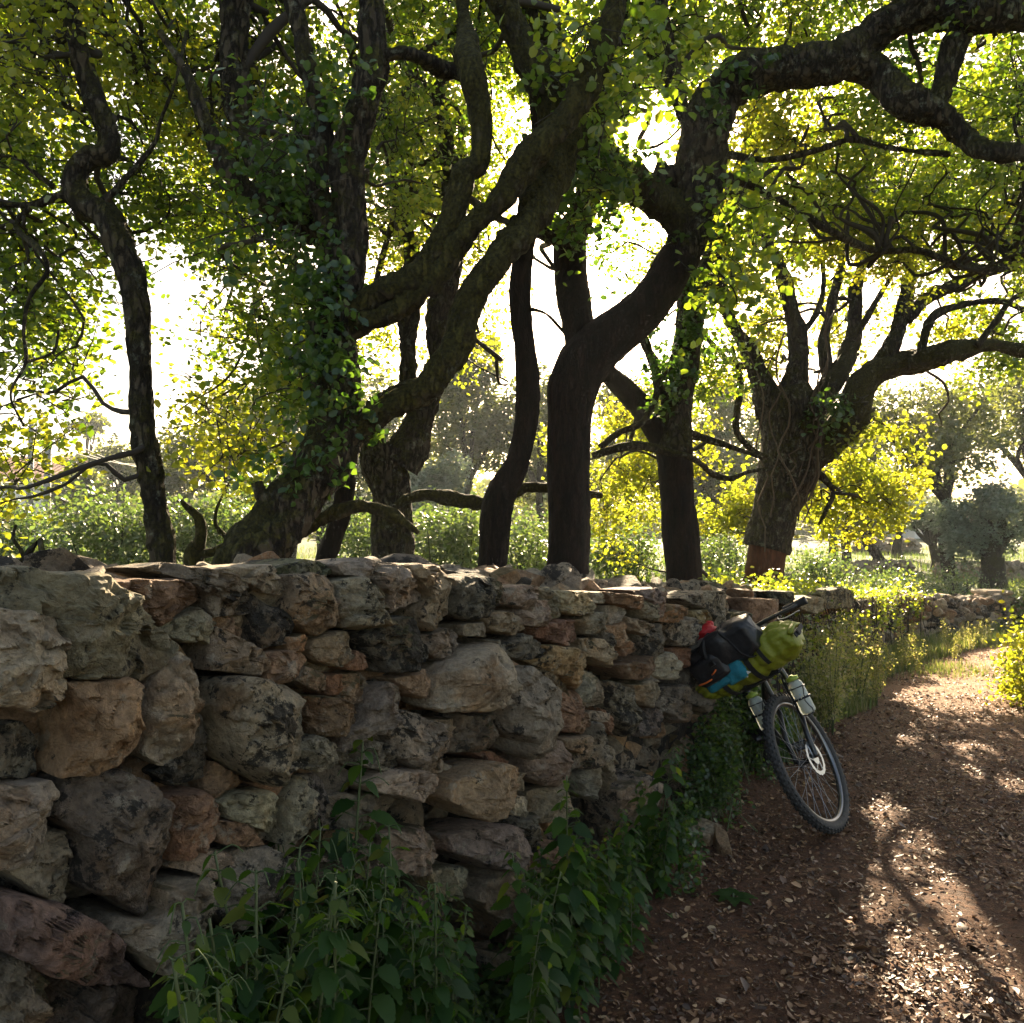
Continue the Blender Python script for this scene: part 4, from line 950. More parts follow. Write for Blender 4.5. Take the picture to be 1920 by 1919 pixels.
# lowest point of the steered, leaning wheel touches the track
wpts = [MB0 @ (MS @ Vector((.37 * math.cos(a), 0, .37 + .37 * math.sin(a)))) for a in np.linspace(0, 2 * math.pi, 72)]
low = min(wpts, key=lambda p: p.z)
MBK = Matrix.Translation(Vector((W0[0], W0[1], .012)) - low) @ MB0
MST = MBK @ MS
rear_low = MBK @ Vector((-1.1, 0, 0))
bike = thing('bicycle', 'black touring mountain bike loaded with bags, leaning on the stone wall', 'bicycle', (W0[0], W0[1], 0.01))
def axp(z, off=0.0):
    p = A0 + AX * (z / AX.z); return np.array([p.x + off, 0, p.z])
def ring(R, c, n=72, ax=1):
    a = np.linspace(0, 2 * math.pi, n, endpoint=False); v = np.zeros((n, 3)); v[:, 0] = np.cos(a) * R; v[:, 2] = np.sin(a) * R; return v + np.array(c)
def wheel(c, M, front):
    root = bpy.data.objects.new('front_wheel' if front else 'rear_wheel', None); COL.objects.link(root); root.parent = bike
    root.location = (0, 0, 0)
    t = MB(); t.tube(ring(.343, c), .0275, seg=14, closed=True)
    n = 64                                                   # tread knobs
    for k in range(n):
        a = 2 * math.pi * k / n
        for off, rr, wd in ((0.0, .3705, .010), (.013, .368, .008), (-.013, .368, .008), (.0235, .3585, .007), (-.0235, .3585, .007)):
            aa = a + (0 if abs(off) in (0.0, .0235) else math.pi / n); d = np.array([math.cos(aa), 0, math.sin(aa)])
            p = np.array(c) + d * rr + np.array([0, off, 0]); T = np.array([-math.sin(aa), 0, math.cos(aa)])
            R = np.stack([T, [0, 1, 0], d], 1); t.box(p, (.013, wd, .008), R)
    t.build('tyre', M_RUBBER, root, M=M)
    r = MB(); n = 72; a = np.linspace(0, 2 * math.pi, n, endpoint=False); prof = [(.323, -.014), (.323, .014), (.310, .013), (.302, .006), (.302, -.006), (.310, -.013)]; V = []; f = []
    for R_, y in prof: V.append(np.stack([np.cos(a) * R_, np.full(n, y), np.sin(a) * R_], 1) + np.array(c))
    for i in range(6):
        for j in range(n): f.append((i*n+j, i*n+(j+1) % n, ((i+1) % 6)*n+(j+1) % n, ((i+1) % 6)*n+j))
    r.add(np.vstack(V), f); r.build('rim', M_RIM, root, M=M)
    s = MB()
    for k in range(32):
        a = 2 * math.pi * k / 32; sd = 1 if k % 2 else -1; b = a + (.9 if k % 4 < 2 else -.9)
        s.tube([np.array(c) + [math.cos(b) * .022, sd * .028, math.sin(b) * .022], np.array(c) + [math.cos(a) * .304, 0, math.sin(a) * .304]], .0011, seg=4, cap=False)
    o = s.build('spokes', M_ALU, root, M=M)
    h = MB(); h.lathe([(.012, -.05), (.028, -.045), (.028, -.035), (.016, -.03), (.016, .03), (.028, .033), (.028, .04), (.012, .05)], c, (0, 1, 0), 18); h.build('hub', M_DARKALU, root, M=M)
    d = MB(); yr = .052
    for R1, R2 in ((.090, .070),):
        for k in range(36):
            a0, a1 = 2*math.pi*k/36, 2*math.pi*(k+.62)/36 if False else 2*math.pi*(k+1)/36; j1 = R1 + (.002 if k % 2 else -.001)
            P = [[R_*math.cos(q), y, R_*math.sin(q)] for y in (yr - .001, yr + .001) for R_, q in ((R2, a0), (j1, a0), (j1, a1), (R2, a1))]
            d.add(np.array(P) + np.array(c), [(0,1,2,3), (7,6,5,4), (1,5,6,2), (0,3,7,4), (0,4,5,1), (3,2,6,7)])
    for k in range(6):
        a = 2 * math.pi * k / 6; d.tube([np.array(c) + [math.cos(a) * .03, yr, math.sin(a) * .03], np.array(c) + [math.cos(a + .5) * .073, yr, math.sin(a + .5) * .073]], .0035, seg=5)
    d.lathe([(.034, yr - .001), (.034, yr + .002)], c, (0, 1, 0), 20)
    d.build('brake_disc', M_ALU, root, M=M, smooth=False)
wheel((0, 0, .37), MST, True); wheel((-1.1, 0, .37), MBK, False)
# fork, caliper
f = MB(); cz = .835; cp = axp(cz)
for s_ in (-1, 1):
    y = .062 * s_
    f.tube(spline([[*cp[:1], 0, cp[2] + .012], [cp[0] + .004, y * .55, cp[2] + .012], [cp[0] + .008, y * .95, cp[2] - .02], [cp[0] + .014, y * 1.02, cp[2] - .09], [cp[0] + .05, y * 1.02, .62], [-.06, y * 1.02, .50], [-.02, y * .98, .41], [0, y * .95, .37]], .02), .0150, seg=12)
f.lathe([(.019, -.02), (.019, .05)], cp, tuple(AX), 14)
f.build('fork', M_BLACK, bike, M=MST)
f = MB(); f.box((-.055, .062, .455), (.035, .03, .06), bev=.008); f.tube([(-.05, .064, .45), (-.02, .066, .40), (0, .066, .37)], .008, seg=8); f.build('brake_caliper', M_DARKALU, bike, M=MST)
# frame
fr = MB(); ht0, ht1 = axp(.86), axp(1.01); bb = np.array([-.69, 0, .32]); st = np.array([-.86, 0, .80]); ra = np.array([-1.1, 0, .37])
fr.tube([ht0 - (ht1 - ht0) * .08, ht1 + (ht1 - ht0) * .06], .024, seg=14)
fr.tube(spline([ht0 + (ht1 - ht0) * .25, ht0 * .5 + bb * .5 + [0, 0, .02], bb]), .023, seg=12); fr.tube([ht0 + (ht1 - ht0) * .8, st - [0, 0, .05]], .018, seg=12)
fr.tube([bb, st + (st - bb) * .02], .016, seg=12)
for s_ in (-1, 1):
    fr.tube(spline([bb + [0, .03 * s_, 0], bb + [-.1, .045 * s_, .005], ra + [.05, .068 * s_, 0], ra + [0, .068 * s_, 0]]), .010, seg=8)
    fr.tube(spline([st - [0, 0, .06], st + [-.06, .05 * s_, -.12], ra + [.02, .066 * s_, .05], ra + [0, .066 * s_, 0]]), .008, seg=8)
fr.lathe([(.022, -.037), (.022, .037)], bb, (0, 1, 0), 14); fr.build('frame', M_BLACK, bike, M=MBK)
p = MB(); p.tube([st, st + (st - bb) * .34], .0135, seg=10); p.build('seat_post', M_BLACK, bike, M=MBK)
sp_ = st + (st - bb) * .36; sd = MB(); V = []; f_ = []; n = 16
for t in np.linspace(0, 1, 15):
    w = .022 + .058 * max(0, (t - .35) / .65) ** .7; x = sp_[0] + .15 - .28 * t; z = sp_[2] + .03 + .012 * math.cos(t * 5)
    a = np.linspace(0, 2 * math.pi, n, endpoint=False); e = .35 if t in (0., 1.) else 1
    V.append(np.stack([np.full(n, x), np.cos(a) * w * e, z + np.sin(a) * .022 * e], 1))
for i in range(14):
    for j in range(n): f_.append((i*n+j, i*n+(j+1) % n, (i+1)*n+(j+1) % n, (i+1)*n+j))
f_ += [tuple(range(n))[::-1], tuple(14*n+j for j in range(n))]; sd.add(np.vstack(V), f_); sd.build('saddle', M_SADDLE, bike, M=MBK)
# cranks and pedals, chainring
ck = MB(); ck.lathe([(.075, .048), (.075, .052)], bb, (0, 1, 0), 28); ck.lathe([(.02, -.07), (.02, .07)], bb, (0, 1, 0), 12)
ca = math.radians(-25)
for s_ in (-1, 1):
    e = bb + np.array([math.cos(ca) * .17 * s_, .085 * s_, math.sin(ca) * .17 * s_]); ck.tube([bb + [0, .065 * s_, 0], e], [.014, .010], seg=8)
ck.build('crankset', M_DARKALU, bike, M=MBK, smooth=False)
for s_ in (-1, 1):
    e = bb + np.array([math.cos(ca) * .17 * s_, .14 * s_, math.sin(ca) * .17 * s_]); pd = MB(); pd.box(e, (.10, .10, .018), bev=.006)
    for k in (-1, 1): pd.box(e + [.04 * k, 0, .012], (.01, .09, .006))
    pd.tube([e - [0, .07 * s_, 0], e], .006, seg=8); pd.build('pedal', M_BLACK, bike, M=MBK, smooth=False)
# stem and handlebar with grips and a brake lever at each end
hb = MB(); top = axp(1.055); clamp = top + np.array([.065, 0, .012])
hb.tube([axp(1.0), top + [0, 0, .012]], .017, seg=12); hb.tube([top, clamp], .016, seg=12); hb.build('stem', M_BLACK, bike, M=MST)
hb = MB(); bar = [clamp + [(-.06 if abs(y) > .3 else -.03 * (abs(y) / .3)), y, .012 * min(1, abs(y) / .1)] for y in np.linspace(-.37, .37, 21)]
hb.tube(spline(np.array(bar), .03), .0125, seg=10); hb.build('handlebar', M_BLACK, bike, M=MST)
for s_ in (-1, 1):
    g = MB(); a = np.array(bar[-1 if s_ > 0 else 0]); b_ = np.array([a[0] + .01, .235 * s_, a[2]])
    g.lathe([(.014, 0), (.023, .002), (.022, .01), (.0205, .06), (.0215, .12), (.022, .135), (.013, .137)][::1], a, tuple(b_ - a), 14); g.build('grip', M_GRIP, bike, M=MST)
    l = MB(); q = np.array([clamp[0] - .03, .205 * s_, clamp[2] + .012]); l.box(q + [.012, 0, -.006], (.035, .03, .03), bev=.008)
    l.build('brake_lever_mount', M_BLACK, bike, M=MST)
    l = MB(); l.tube(spline(np.array([q + [.03, .0, -.005], q + [.065, .01 * s_, -.015], q + [.072, .06 * s_, -.02], q + [.060, .115 * s_, -.018], q + [.066, .135 * s_, -.016]])), .0055, seg=8, flat=.6); l.build('brake_lever', M_ALU, bike, M=MST)
cb = MB()
cb.tube(spline(np.array([[clamp[0] + .03, .20, clamp[2]], [clamp[0] + .17, .12, clamp[2] - .03], [clamp[0] + .12, .06, clamp[2] - .30], [-.07, .075, .62], [-.045, .068, .48]])), .0025, seg=5)
cb.tube(spline(np.array([[clamp[0] + .03, -.20, clamp[2]], [clamp[0] + .15, -.12, clamp[2] - .03], [clamp[0] + .05, -.05, clamp[2] - .22], [ht0[0], .03, ht0[2]]])), .0025, seg=5); cb.build('brake_cables', M_BLACK, bike, M=MST)

# ---- luggage, each its own thing; the roll has sagged down towards the wall
RC = np.array([.030, .045, .985])
MSL = MST @ Matrix.Translation(Vector(RC)) @ Matrix.Rotation(math.radians(6.5), 4, 'X') @ Matrix.Translation(-Vector(RC))
def lump(M, c, size, seed, n=28, m=18, pw=.5, wr=.05, taper=None, wf=(9, 26)):
    """soft pillow-like bag: superellipsoid along Y with creases"""
    V = []; f = []
    for i in range(m + 1):
        u = -math.pi / 2 + math.pi * i / m
        for j in range(n):
            v = 2 * math.pi * j / n
            sg = lambda a, e: math.copysign(abs(a) ** e, a)
            k = sg(math.cos(u), pw * .6)
            x, y, z = k * sg(math.cos(v), pw), sg(math.sin(u), .75), k * sg(math.sin(v), pw)
            if taper: q = taper(y); x *= q; z *= q
            V.append((x * size[0] / 2, y * size[1] / 2, z * size[2] / 2))
    V = np.array(V); nr = V / (np.linalg.norm(V, axis=1, keepdims=True) + 1e-6)
    V = V + nr * (fbm(V * wf[0], 2, seed) * wr * .5 - np.abs(fbm(V * wf[1] * np.array([1, .45, 1]), 2, seed + 2)) * wr * .55)[:, None]
    for i in range(m):
        for j in range(n): f.append((i*n+j, i*n+(j+1) % n, (i+1)*n+(j+1) % n, (i+1)*n+j))
    M.add(V + np.array(c), f); return M
def at_bike(c, Mx): p = Mx @ Vector(c); return (p.x, p.y, p.z)
RR = .112; RL = .62              # roll bag centre (steered frame)
roll = thing('handlebar_bag', 'lime green roll bag strapped across the handlebar with black straps', 'bag', at_bike(RC - [0, 0, RR], MSL))
b = MB(); V = []; f_ = []; n = 72; ys = np.linspace(-RL / 2, RL / 2, 80)
for y in ys:
    t = abs(y) / (RL / 2); a = np.linspace(0, 2 * math.pi, n, endpoint=False); k = 1 - .16 * max(0, (t - .55) / .45) ** 1.6
    fl = 1 - .30 * max(0, (t - .8) / .2)                        # the rolled ends are pinched flat
    V.append(np.stack([np.cos(a) * RR * k * (2 - fl) ** .6, np.full(n, y), np.sin(a) * RR * 1.02 * k * fl], 1))
V = np.vstack(V); nr = V * [1, 0, 1]; nr /= np.linalg.norm(nr, axis=1, keepdims=True) + 1e-6
endk = np.clip((np.abs(V[:, 1]) / (RL / 2) - .55) / .45, 0, 1)
V = V + nr * (fbm(V * 9, 2, 5) * .010 - np.abs(fbm(V * np.array([24, 9, 24]), 3, 6)) * (.022 + .035 * endk))[:, None]
for s_ in (-.235, -.105, .085, .19): V = V - nr * (np.exp(-((V[:, 1] - s_) / .02) ** 2) * .010)[:, None]
for i in range(79):
    for j in range(n): f_.append((i*n+j, i*n+(j+1) % n, (i+1)*n+(j+1) % n, (i+1)*n+j))
f_ += [tuple(range(n))[::-1], tuple(79*n+j for j in range(n))]; b.add(V + RC, f_); b.build('bag_body', M_LIME, roll, M=MSL)
for s_ in (-1, 1):                                            # roll-top closures
    e = MB(); e.tube(spline(np.array([RC + [.085, (RL/2+.006)*s_, .03], RC + [.02, (RL/2+.016)*s_, .045], RC + [-.06, (RL/2+.010)*s_, .02]])), .017, seg=10, flat=.7)
    e.build('roll_end', M_LIME, roll, M=MSL)
    w = MB(); w.box(RC + [.02, (RL / 2 + .028) * s_, .01], (.15, .006, .024)); w.box(RC + [.05, (RL / 2 + .036) * s_, .01], (.04, .012, .03), bev=.004); w.build('buckle_strap', M_WEB, roll, M=MSL, smooth=False)
def strap(y, a0, a1, wd=.024, R_=RR + .004, parent=roll, Mx=MSL, skew=0.0):
    s = MB(); a = np.linspace(math.radians(a0), math.radians(a1), 24); V = []; f = []
    for k, q in enumerate(a):
        yy = y + skew * k / 23
        for dy, dr in ((-wd/2, 0), (wd/2, 0), (wd/2, .003), (-wd/2, .003)): V.append([math.cos(q) * (R_ + dr) + RC[0], yy + dy, math.sin(q) * (R_ + dr) * 1.02 + RC[2]])
    for i in range(23):
        for j in range(4): f.append((i*4+j, i*4+(j+1) % 4, (i+1)*4+(j+1) % 4, (i+1)*4+j))
    f += [(0,1,2,3), (95,94,93,92)]; s.add(V, f); s.build('strap', M_WEB, parent, M=Mx, smooth=False)
strap(.085, -170, 175, .03); strap(-.105, -170, 175, .03); strap(.185, -20, 110, .022, skew=-.03)
hz = MB(); hz.box(RC + [-.02, 0, -RR - .004], (.11, .24, .02), bev=.008); hz.box(RC + [-.12, 0, -.0], (.05, .2, .10), bev=.015); hz.build('harness', M_WEB, roll, M=MSL)
def decal(pts2, y0, ang, mat, name, parent, R_=RR + .0075):
    s = MB(); V = [];
    for u, v in pts2: q = math.radians(ang) + v / R_; V.append([math.cos(q) * R_ + RC[0], y0 + u, math.sin(q) * R_ * 1.02 + RC[2]])
    W_ = [[RC[0] + (x - RC[0]) * .97, y, RC[2] + (z - RC[2]) * .97] for x, y, z in V]; k = len(V)
    s.add(V + W_, [tuple(range(k)), tuple(range(2*k-1, k-1, -1))] + [(i, (i+1) % k, k+(i+1) % k, k+i) for i in range(k)]); s.build(name, mat, parent, M=MSL, smooth=False)
decal([(-.002,.002),(-.004,.018),(-.012,.024),(-.020,.016),(-.014,.006)], .045, -16, M_WHITE, 'emblem', roll)
decal([(.003,.003),(.026,.004),(.010,.020),(.004,.016)], .045, -16, M_WHITE, 'emblem', roll)
decal([(-.003,-.003),(-.018,-.001),(-.012,-.014),(-.006,-.012)], .045, -16, M_WHITE, 'emblem', roll)
blk = thing('accessory_bag', 'black nylon front pouch with orange trim strapped over the lime bag', 'bag', at_bike(RC + [.12, -.09, -.03], MSL))
b = MB(); lump(b, RC + [.060, -.035, .135], (.17, .42, .20), 9, 90, 60, .34, .085, wf=(8, 18)); b.build('pouch_body', M_NYLON, blk, M=MSL)
b = MB(); lump(b, RC + [.115, -.15, .095], (.10, .19, .15), 19, 44, 30, .42, .035); b.build('mesh_pocket', M_NYLON, blk, M=MSL)
for y_, tl in ((-.11, .05), (.06, -.04)):
    b = MB(); b.tube(np.array([RC + [.060 + .098 * math.copysign(abs(math.cos(q)) ** .5, math.cos(q)), y_ + tl * math.sin(q), .135 + .108 * math.copysign(abs(math.sin(q)) ** .5, math.sin(q))] for q in np.linspace(-1.45, 1.9, 26)]), .010, seg=6, flat=.35); b.build('compression_strap', M_WEB, blk, M=MSL)
b = MB(); b.box(RC + [.165, -.10, .12], (.014, .035, .03), bev=.004); b.build('buckle', M_BLACK, blk, M=MSL)
for (y0, y1, z0, z1) in ((-.255, -.17, -.005, -.012), (-.150, -.115, .008, .020)):
    b = MB(); b.tube(spline(np.array([RC + [.174, y0 + .02, z0 + .065], RC + [.183, (y0+y1)/2 + .02, (z0+z1)/2 + .063], RC + [.178, y1 + .02, z1 + .065]])), [.010]*len(spline(np.array([RC + [.174, y0 + .02, z0 + .065], RC + [.183, (y0+y1)/2 + .02, (z0+z1)/2 + .063], RC + [.178, y1 + .02, z1 + .065]]))), seg=8, flat=.4); b.build('orange_trim', M_ORG, blk, M=MSL)
b = MB(); b.tube(spline(np.array([RC + [.155, -.155, .045], RC + [.150, -.15, .11], RC + [.125, -.145, .16], RC + [.08, -.11, .19], RC + [.06, -.02, .185]])), .003, seg=6); b.build('zip_piping', M_ORG, blk, M=MSL)
b = MB(); b.tube(spline(np.array([RC + [.05, .10, .185], RC + [.03, .07, .225], RC + [.0, .0, .235], RC + [-.02, -.06, .20]])), .006, seg=6, flat=.3); b.build('carry_loop', M_WEB, blk, M=MSL)
tw_ = thing('towel', 'teal blue cloth tucked between the black pouch and the lime bag', 'towel', at_bike(RC + [.11, -.13, -.07], MSL))
b = MB(); lump(b, RC + [.082, -.055, .015], (.10, .14, .13), 23, 44, 30, .5, .05); lump(b, RC + [.082, -.165, .012], (.10, .16, .08), 27, 36, 24, .55, .04); b.build('folded_cloth', M_BLUE, tw_, M=MSL)
rd = thing('red_stuff_sack', 'small red cloth bundle on top behind the black pouch', 'bundle', at_bike(RC + [.0, -.15, .16], MSL))
b = MB(); lump(b, RC + [-.0, -.12, .255], (.14, .17, .08), 33, 40, 26, .7, .07); b.build('crumpled_cloth', M_RED, rd, M=MSL)
b = MB(); lump(b, RC + [.030, -.14, .225], (.10, .16, .04), 35, 24, 14, .6, .02); b.build('grey_liner', plain('grey_nylon', (.22, .22, .21), .4), rd, M=MSL)
def bottle(s_, lab):
    q = np.array([-.080, .128 * s_, .575]); ax = np.array([AX.x, 0, AX.z]) * .7 + np.array([0, .0, .35]); ax /= np.linalg.norm(ax)
    r = thing('water_bottle', lab, 'bottle', at_bike(q, MST), 'water bottles on the fork legs')
    b = MB(); b.lathe([(.028, 0), (.038, .004), (.042, .015), (.042, .15), (.040, .165), (.033, .178), (.024, .184)], q, tuple(ax), 24); b.build('bottle_body', M_CLEAR, r, M=MST)
    b = MB(); b.lathe([(.027, .184), (.034, .186), (.034, .204), (.014, .208), (.012, .215)], q, tuple(ax), 18); b.build('cap', plain('lime_cap', (.25, .33, .04), .4), r, M=MST)
    b = MB(); o_ = q + ax * .112 + np.array([.038, 0, 0]); b.box(o_, (.003, .035, .014)); b.build('printed_label', M_BLUEP, r, M=MST, smooth=False)
    c = MB(); u = np.array([1., 0, .3]); u -= ax * np.dot(u, ax); u /= np.linalg.norm(u); v = np.cross(ax, u)
    def rg_(h, R_, a0, a1, k=14): return [q + ax * h + R_ * (math.cos(a) * u + math.sin(a) * v) for a in np.linspace(a0, a1, k)]
    c.tube(rg_(.145, .046, -2.6, 2.6), .0028, seg=6); c.tube(rg_(-.004, .026, 0, 6.2), .0028, seg=6)
    for a in (-1.0, 1.0): c.tube(spline(np.array([q - ax * .004 + .026 * (math.cos(a) * u + math.sin(a) * v), q + ax * .02 + .046 * (math.cos(a) * u + math.sin(a) * v), q + ax * .07 + .046 * (math.cos(a * .6) * u + math.sin(a * .6) * v), q + ax * .145 + .046 * (math.cos(a * 1.3) * u + math.sin(a * 1.3) * v)])), .0028, seg=6)
    c.tube([q + np.array([0, -.05 * s_, 0]) + ax * .02, q + np.array([0, -.05 * s_, 0]) + ax * .15], .006, seg=8)
    c.build('bottle_cage', M_BLACK, bike, M=MST)
    w = MB(); w.tube(rg_(.085, .046, 0, 6.1, 24), .006, seg=6, flat=1); w.build('cage_strap', M_WEB, bike, M=MST)
    if s_ > 0: w = MB(); w.tube(spline(np.array([q + ax * .085 + .04 * v * -1, q + ax * .13 - .052 * v, q + ax * .19 - .05 * v])), .009, seg=6, flat=.5); w.build('strap_tail', M_WEB, bike, M=MST)
bottle(1, 'clear plastic bottle in the cage on the outer fork leg'); bottle(-1, 'clear plastic bottle seen through the wheel on the fork leg by the wall')
# ------------------------------------------------------------------ nettles at the foot of the wall
NLT = [(0, 0)]
def serrated(nz=7):
    """one serrated pointed leaf, y along the leaf, folded on the midrib"""
    L_ = []; R_ = []
    for k in range(nz):
        t = k / nz; w = .36 * math.sin(math.pi * min(1, (t + .06)) ** .62) ** .8
        L_.append((w, t)); L_.append((w * .80 + .03, t + .6 / nz))
    return L_
SL_ = serrated()
def serr_leaf(mb, base, d, nrm, s, curl, rnd_list, r):
    x = np.cross(d, nrm); V = [base]; F = []
    n = len(SL_)
    mid = [base + d * s * t - nrm * s * curl * t * t for _, t in SL_] + [base + d * s - nrm * s * curl]
    V = list(mid) + [m + x * s * w + nrm * s * .10 * w for m, (w, _) in zip(mid, SL_)] + [m - x * s * w + nrm * s * .10 * w for m, (w, _) in zip(mid, SL_)]
    for k in range(n - 1): F += [(k, k + 1, n + 1 + k + 1, n + 1 + k), (k + 1, k, 2 * n + 1 + k, 2 * n + 1 + k + 1)]
    F += [(n - 1, n, n + 1 + n - 1, n + 1 + n - 1), (n, n - 1, 2 * n + n, 2 * n + n)]
    F = [f if len(set(f)) == 4 else f[:3] for f in F]
    mb.add(V, F, (r, r, r)); return mb
M_NETTLEC = leaf_mat('nettle_leaf_toothed', [(.010, .032, .007), (.018, .052, .010), (.032, .075, .014), (.09, .11, .02)], [(.05, .14, .010), (.10, .22, .012), (.18, .32, .02), (.38, .38, .03)], .45, .5, .02, attr='Col')
def nettle(seed, h, lean=(0, 0), leafs=.058, name='nettle_plant', tip=True, droop=1.0):
    rg = np.random.default_rng(seed); r = thing(name, 'x', 'nettle')
    pts = spline(np.array([[0, 0, -.03], [lean[0] * .2, lean[1] * .2, h * .35], [lean[0] * .55, lean[1] * .55, h * .7], [lean[0], lean[1], h]]), .03)
    st_ = MB(); st_.tube(pts, np.linspace(.004, .0018, len(pts)), seg=6); lv = MB(); ct = MB(); hgt = pts[:, 2]
    z = .06; k = 0
    while z < h:
        p = np.array([np.interp(z, hgt, pts[:, i]) for i in range(3)]); f = z / h
        s = leafs * (1.15 if f < .75 else 1.15 - (f - .75) * 3.0) * rg.uniform(.75, 1.15)
        for q in (0, 1):
            a = k * math.pi / 2 + q * math.pi + rg.normal() * .25; o = np.array([math.cos(a), math.sin(a), 0])
            pl = s * .4; e = p + o * pl + [0, 0, pl * .35]; st_.tube([p, e], [.0012, .001], seg=4, cap=False)
            dr = rg.uniform(.15, .75) * droop; d = o * math.cos(dr) - np.array([0, 0, math.sin(dr)]); nr = np.array([0, 0, 1.]) * math.cos(dr) + o * math.sin(dr)
            tw_ = np.cross(d, nr); t_ = rg.normal() * .35; nr = nr * math.cos(t_) + tw_ * math.sin(t_)
            serr_leaf(lv, e, d, nr, s, rg.uniform(.05, .35), None, float(np.clip(rg.beta(2, 3) + (.25 if f > .85 else 0), 0, 1)))
            if f > .62 and tip and rg.random() < .6:                                # catkins hanging from the leaf axils
                for _ in range(1):
                    b = a + rg.normal() * .6; L_ = rg.uniform(.025, .05); o2 = np.array([math.cos(b), math.sin(b), 0]); cp_ = [p, p + o2 * L_ * .6 + [0, 0, L_ * .25], p + o2 * L_ - [0, 0, L_ * rg.uniform(.0, .5)]]
                    ct.tube(spline(np.array(cp_), .012), .0009, seg=5, cap=False)
        z += rg.uniform(.024, .040) * (1 if f < .7 else .7); k += 1
    st_.build('stem', M_STEM, r); lv.build('leaves', M_NETTLEC, r, smooth=True)
    if ct.n: ct.build('catkins', M_CATKIN, r)['kind'] = 'stuff'
    return r
M_CATKIN = plain('catkin_green', (.05, .075, .02), .8)
def copy_thing(root, loc, rz, sc=1.0):
    r = root.copy(); COL.objects.link(r); r.location = tuple(float(v) for v in loc); r.rotation_euler = (0, 0, rz); r.scale = (sc, sc, sc)
    for ch in list(root.children):
        c = ch.copy(); COL.objects.link(c); c.parent = r
    return r
protos = [nettle(1, .62, (.05, .0), .052), nettle(2, .62, (-.03, .07), .046), nettle(3, .62, (.02, -.08), .058), nettle(4, .62, (-.07, -.02), .048), nettle(5, .62, (.03, .05), .040)]
protosB = [nettle(6, .62, (.05, .03), .060), nettle(7, .62, (-.06, .04), .066), nettle(8, .62, (.02, -.09), .052)]
used = set()
def place_nettle(x, ytop, d, lab, grp):
    P = px(x, ytop, d); h = max(.18, P[2]); k = int(rng.integers(0, 5)) if x < 940 else 5 + int(rng.integers(0, 3)); p = (protos + protosB)[k]
    loc = (P[0] + rng.normal() * .01, P[1], .0); rz = rng.uniform(0, 6.28); sc = float(np.clip(h / .62, .3, 1.55))
    if k in used: r = copy_thing(p, loc, rz, sc)
    else: used.add(k); r = p; r.location = loc; r.rotation_euler = (0, 0, rz); r.scale = (sc,) * 3
    tag(r, lab, 'nettle', grp); return r
EA = ([370, 430, 500, 560, 650, 700, 760, 800, 850, 900, 950], [1790, 1720, 1600, 1560, 1530, 1540, 1560, 1600, 1680, 1770, 1850])
EB = ([960, 1000, 1040, 1110, 1150, 1200, 1230, 1270, 1300], [1660, 1580, 1520, 1540, 1520, 1460, 1430, 1470, 1640])
def dwall(x): return 1.6 / (.6 - (x - 960) / F)
for i in range(70):
    x = rng.uniform(385, 930); d = dwall(x) - rng.uniform(.10, .50); yt = np.interp(x, *EA) + rng.uniform(0, 190) ; place_nettle(x, yt, d, 'leafy green nettle in the dense clump against the wall at bottom left', 'nettles in the clump near the camera')
place_nettle(648, 1395, 1.87, 'tall thin nettle rising alone above the near clump', None)
for i in range(66):
    x = rng.uniform(955, 1290); d = dwall(x) - rng.uniform(.10, .75); yt = np.interp(x, *EB) + rng.uniform(0, 190); place_nettle(x, yt, d, 'green nettle in the clump between the wall and the bare track', 'nettles in the clump beside the track')
place_nettle(1066, 1436, 2.50, 'nettle with its tip lit bright yellow by the sun', None)
place_nettle(1235, 1400, 3.25, 'tall broad leaved nettle nearest the bicycle', None)

# low leafy ground cover and the dark shrub under the bicycle
def cloud_at(n, fn): return np.array([fn() for _ in range(n)])
def gc():
    x = rng.uniform(840, 1285); d = dwall(x) - abs(rng.normal()) * .30 - .02; p = px(x, 1500, d); p[2] = abs(rng.normal()) * .07 + .01; return p
M_LOW = leaf_mat('low_weed_leaf', [(.02, .05, .012), (.035, .075, .018), (.06, .11, .025)], [(.08, .2, .015), (.14, .28, .02), (.25, .38, .03)], .42, .4, .08)
o = leaves_obj('ground_cover', (lambda c: c[fbm(c * 4.5, 2, 3) > -.02])(cloud_at(5200, gc)), .032, M_LOW, up=.6); tag(o, 'low green weeds covering the soil at the foot of the wall', 'weeds', kind='stuff')
bu = thing('shrub', 'dark green leafy shrub between the wall and the bicycle wheel', 'shrub', px(1370, 1010, 4.3) * [1, 1, 0])
C_ = []; stm = MB()
for _ in range(520):
    x = rng.uniform(1285, 1470); d = dwall(x) - rng.uniform(.15, .95); d = min(d, 5.2); p = px(x, 1500, d)
    mx = np.interp(d, [3.4, 3.9, 4.4, 5.2], [.16, .34, .56, .6]) * (1 if x < 1430 else .55); p[2] = mx * rng.random() ** .6
    if d < 3.95 and x > 1295 or (x > 1375 and d < 4.7): continue
    C_.append(p + rng.normal(size=(26, 3)) * .035)
    if rng.random() < .3: f0 = p * [1, 1, 0] + [rng.normal() * .05, rng.normal() * .05, 0]; stm.tube(np.array([f0, (f0 + p) / 2 + rng.normal(size=3) * .02, p]), [.004, .003, .002], seg=4, cap=False)
C_ = np.vstack(C_); C_ = C_[C_[:, 2] > .01]; leaves_obj('foliage', C_, .026, M_IVY, bu, up=.5); o = stm.build('stems', M_STEM, bu); o['kind'] = 'stuff'
sd_ = thing('seedling', 'small broad leaved seedling alone on the shaded track', 'plant', gpx(1375, 1690)); m_ = MB()
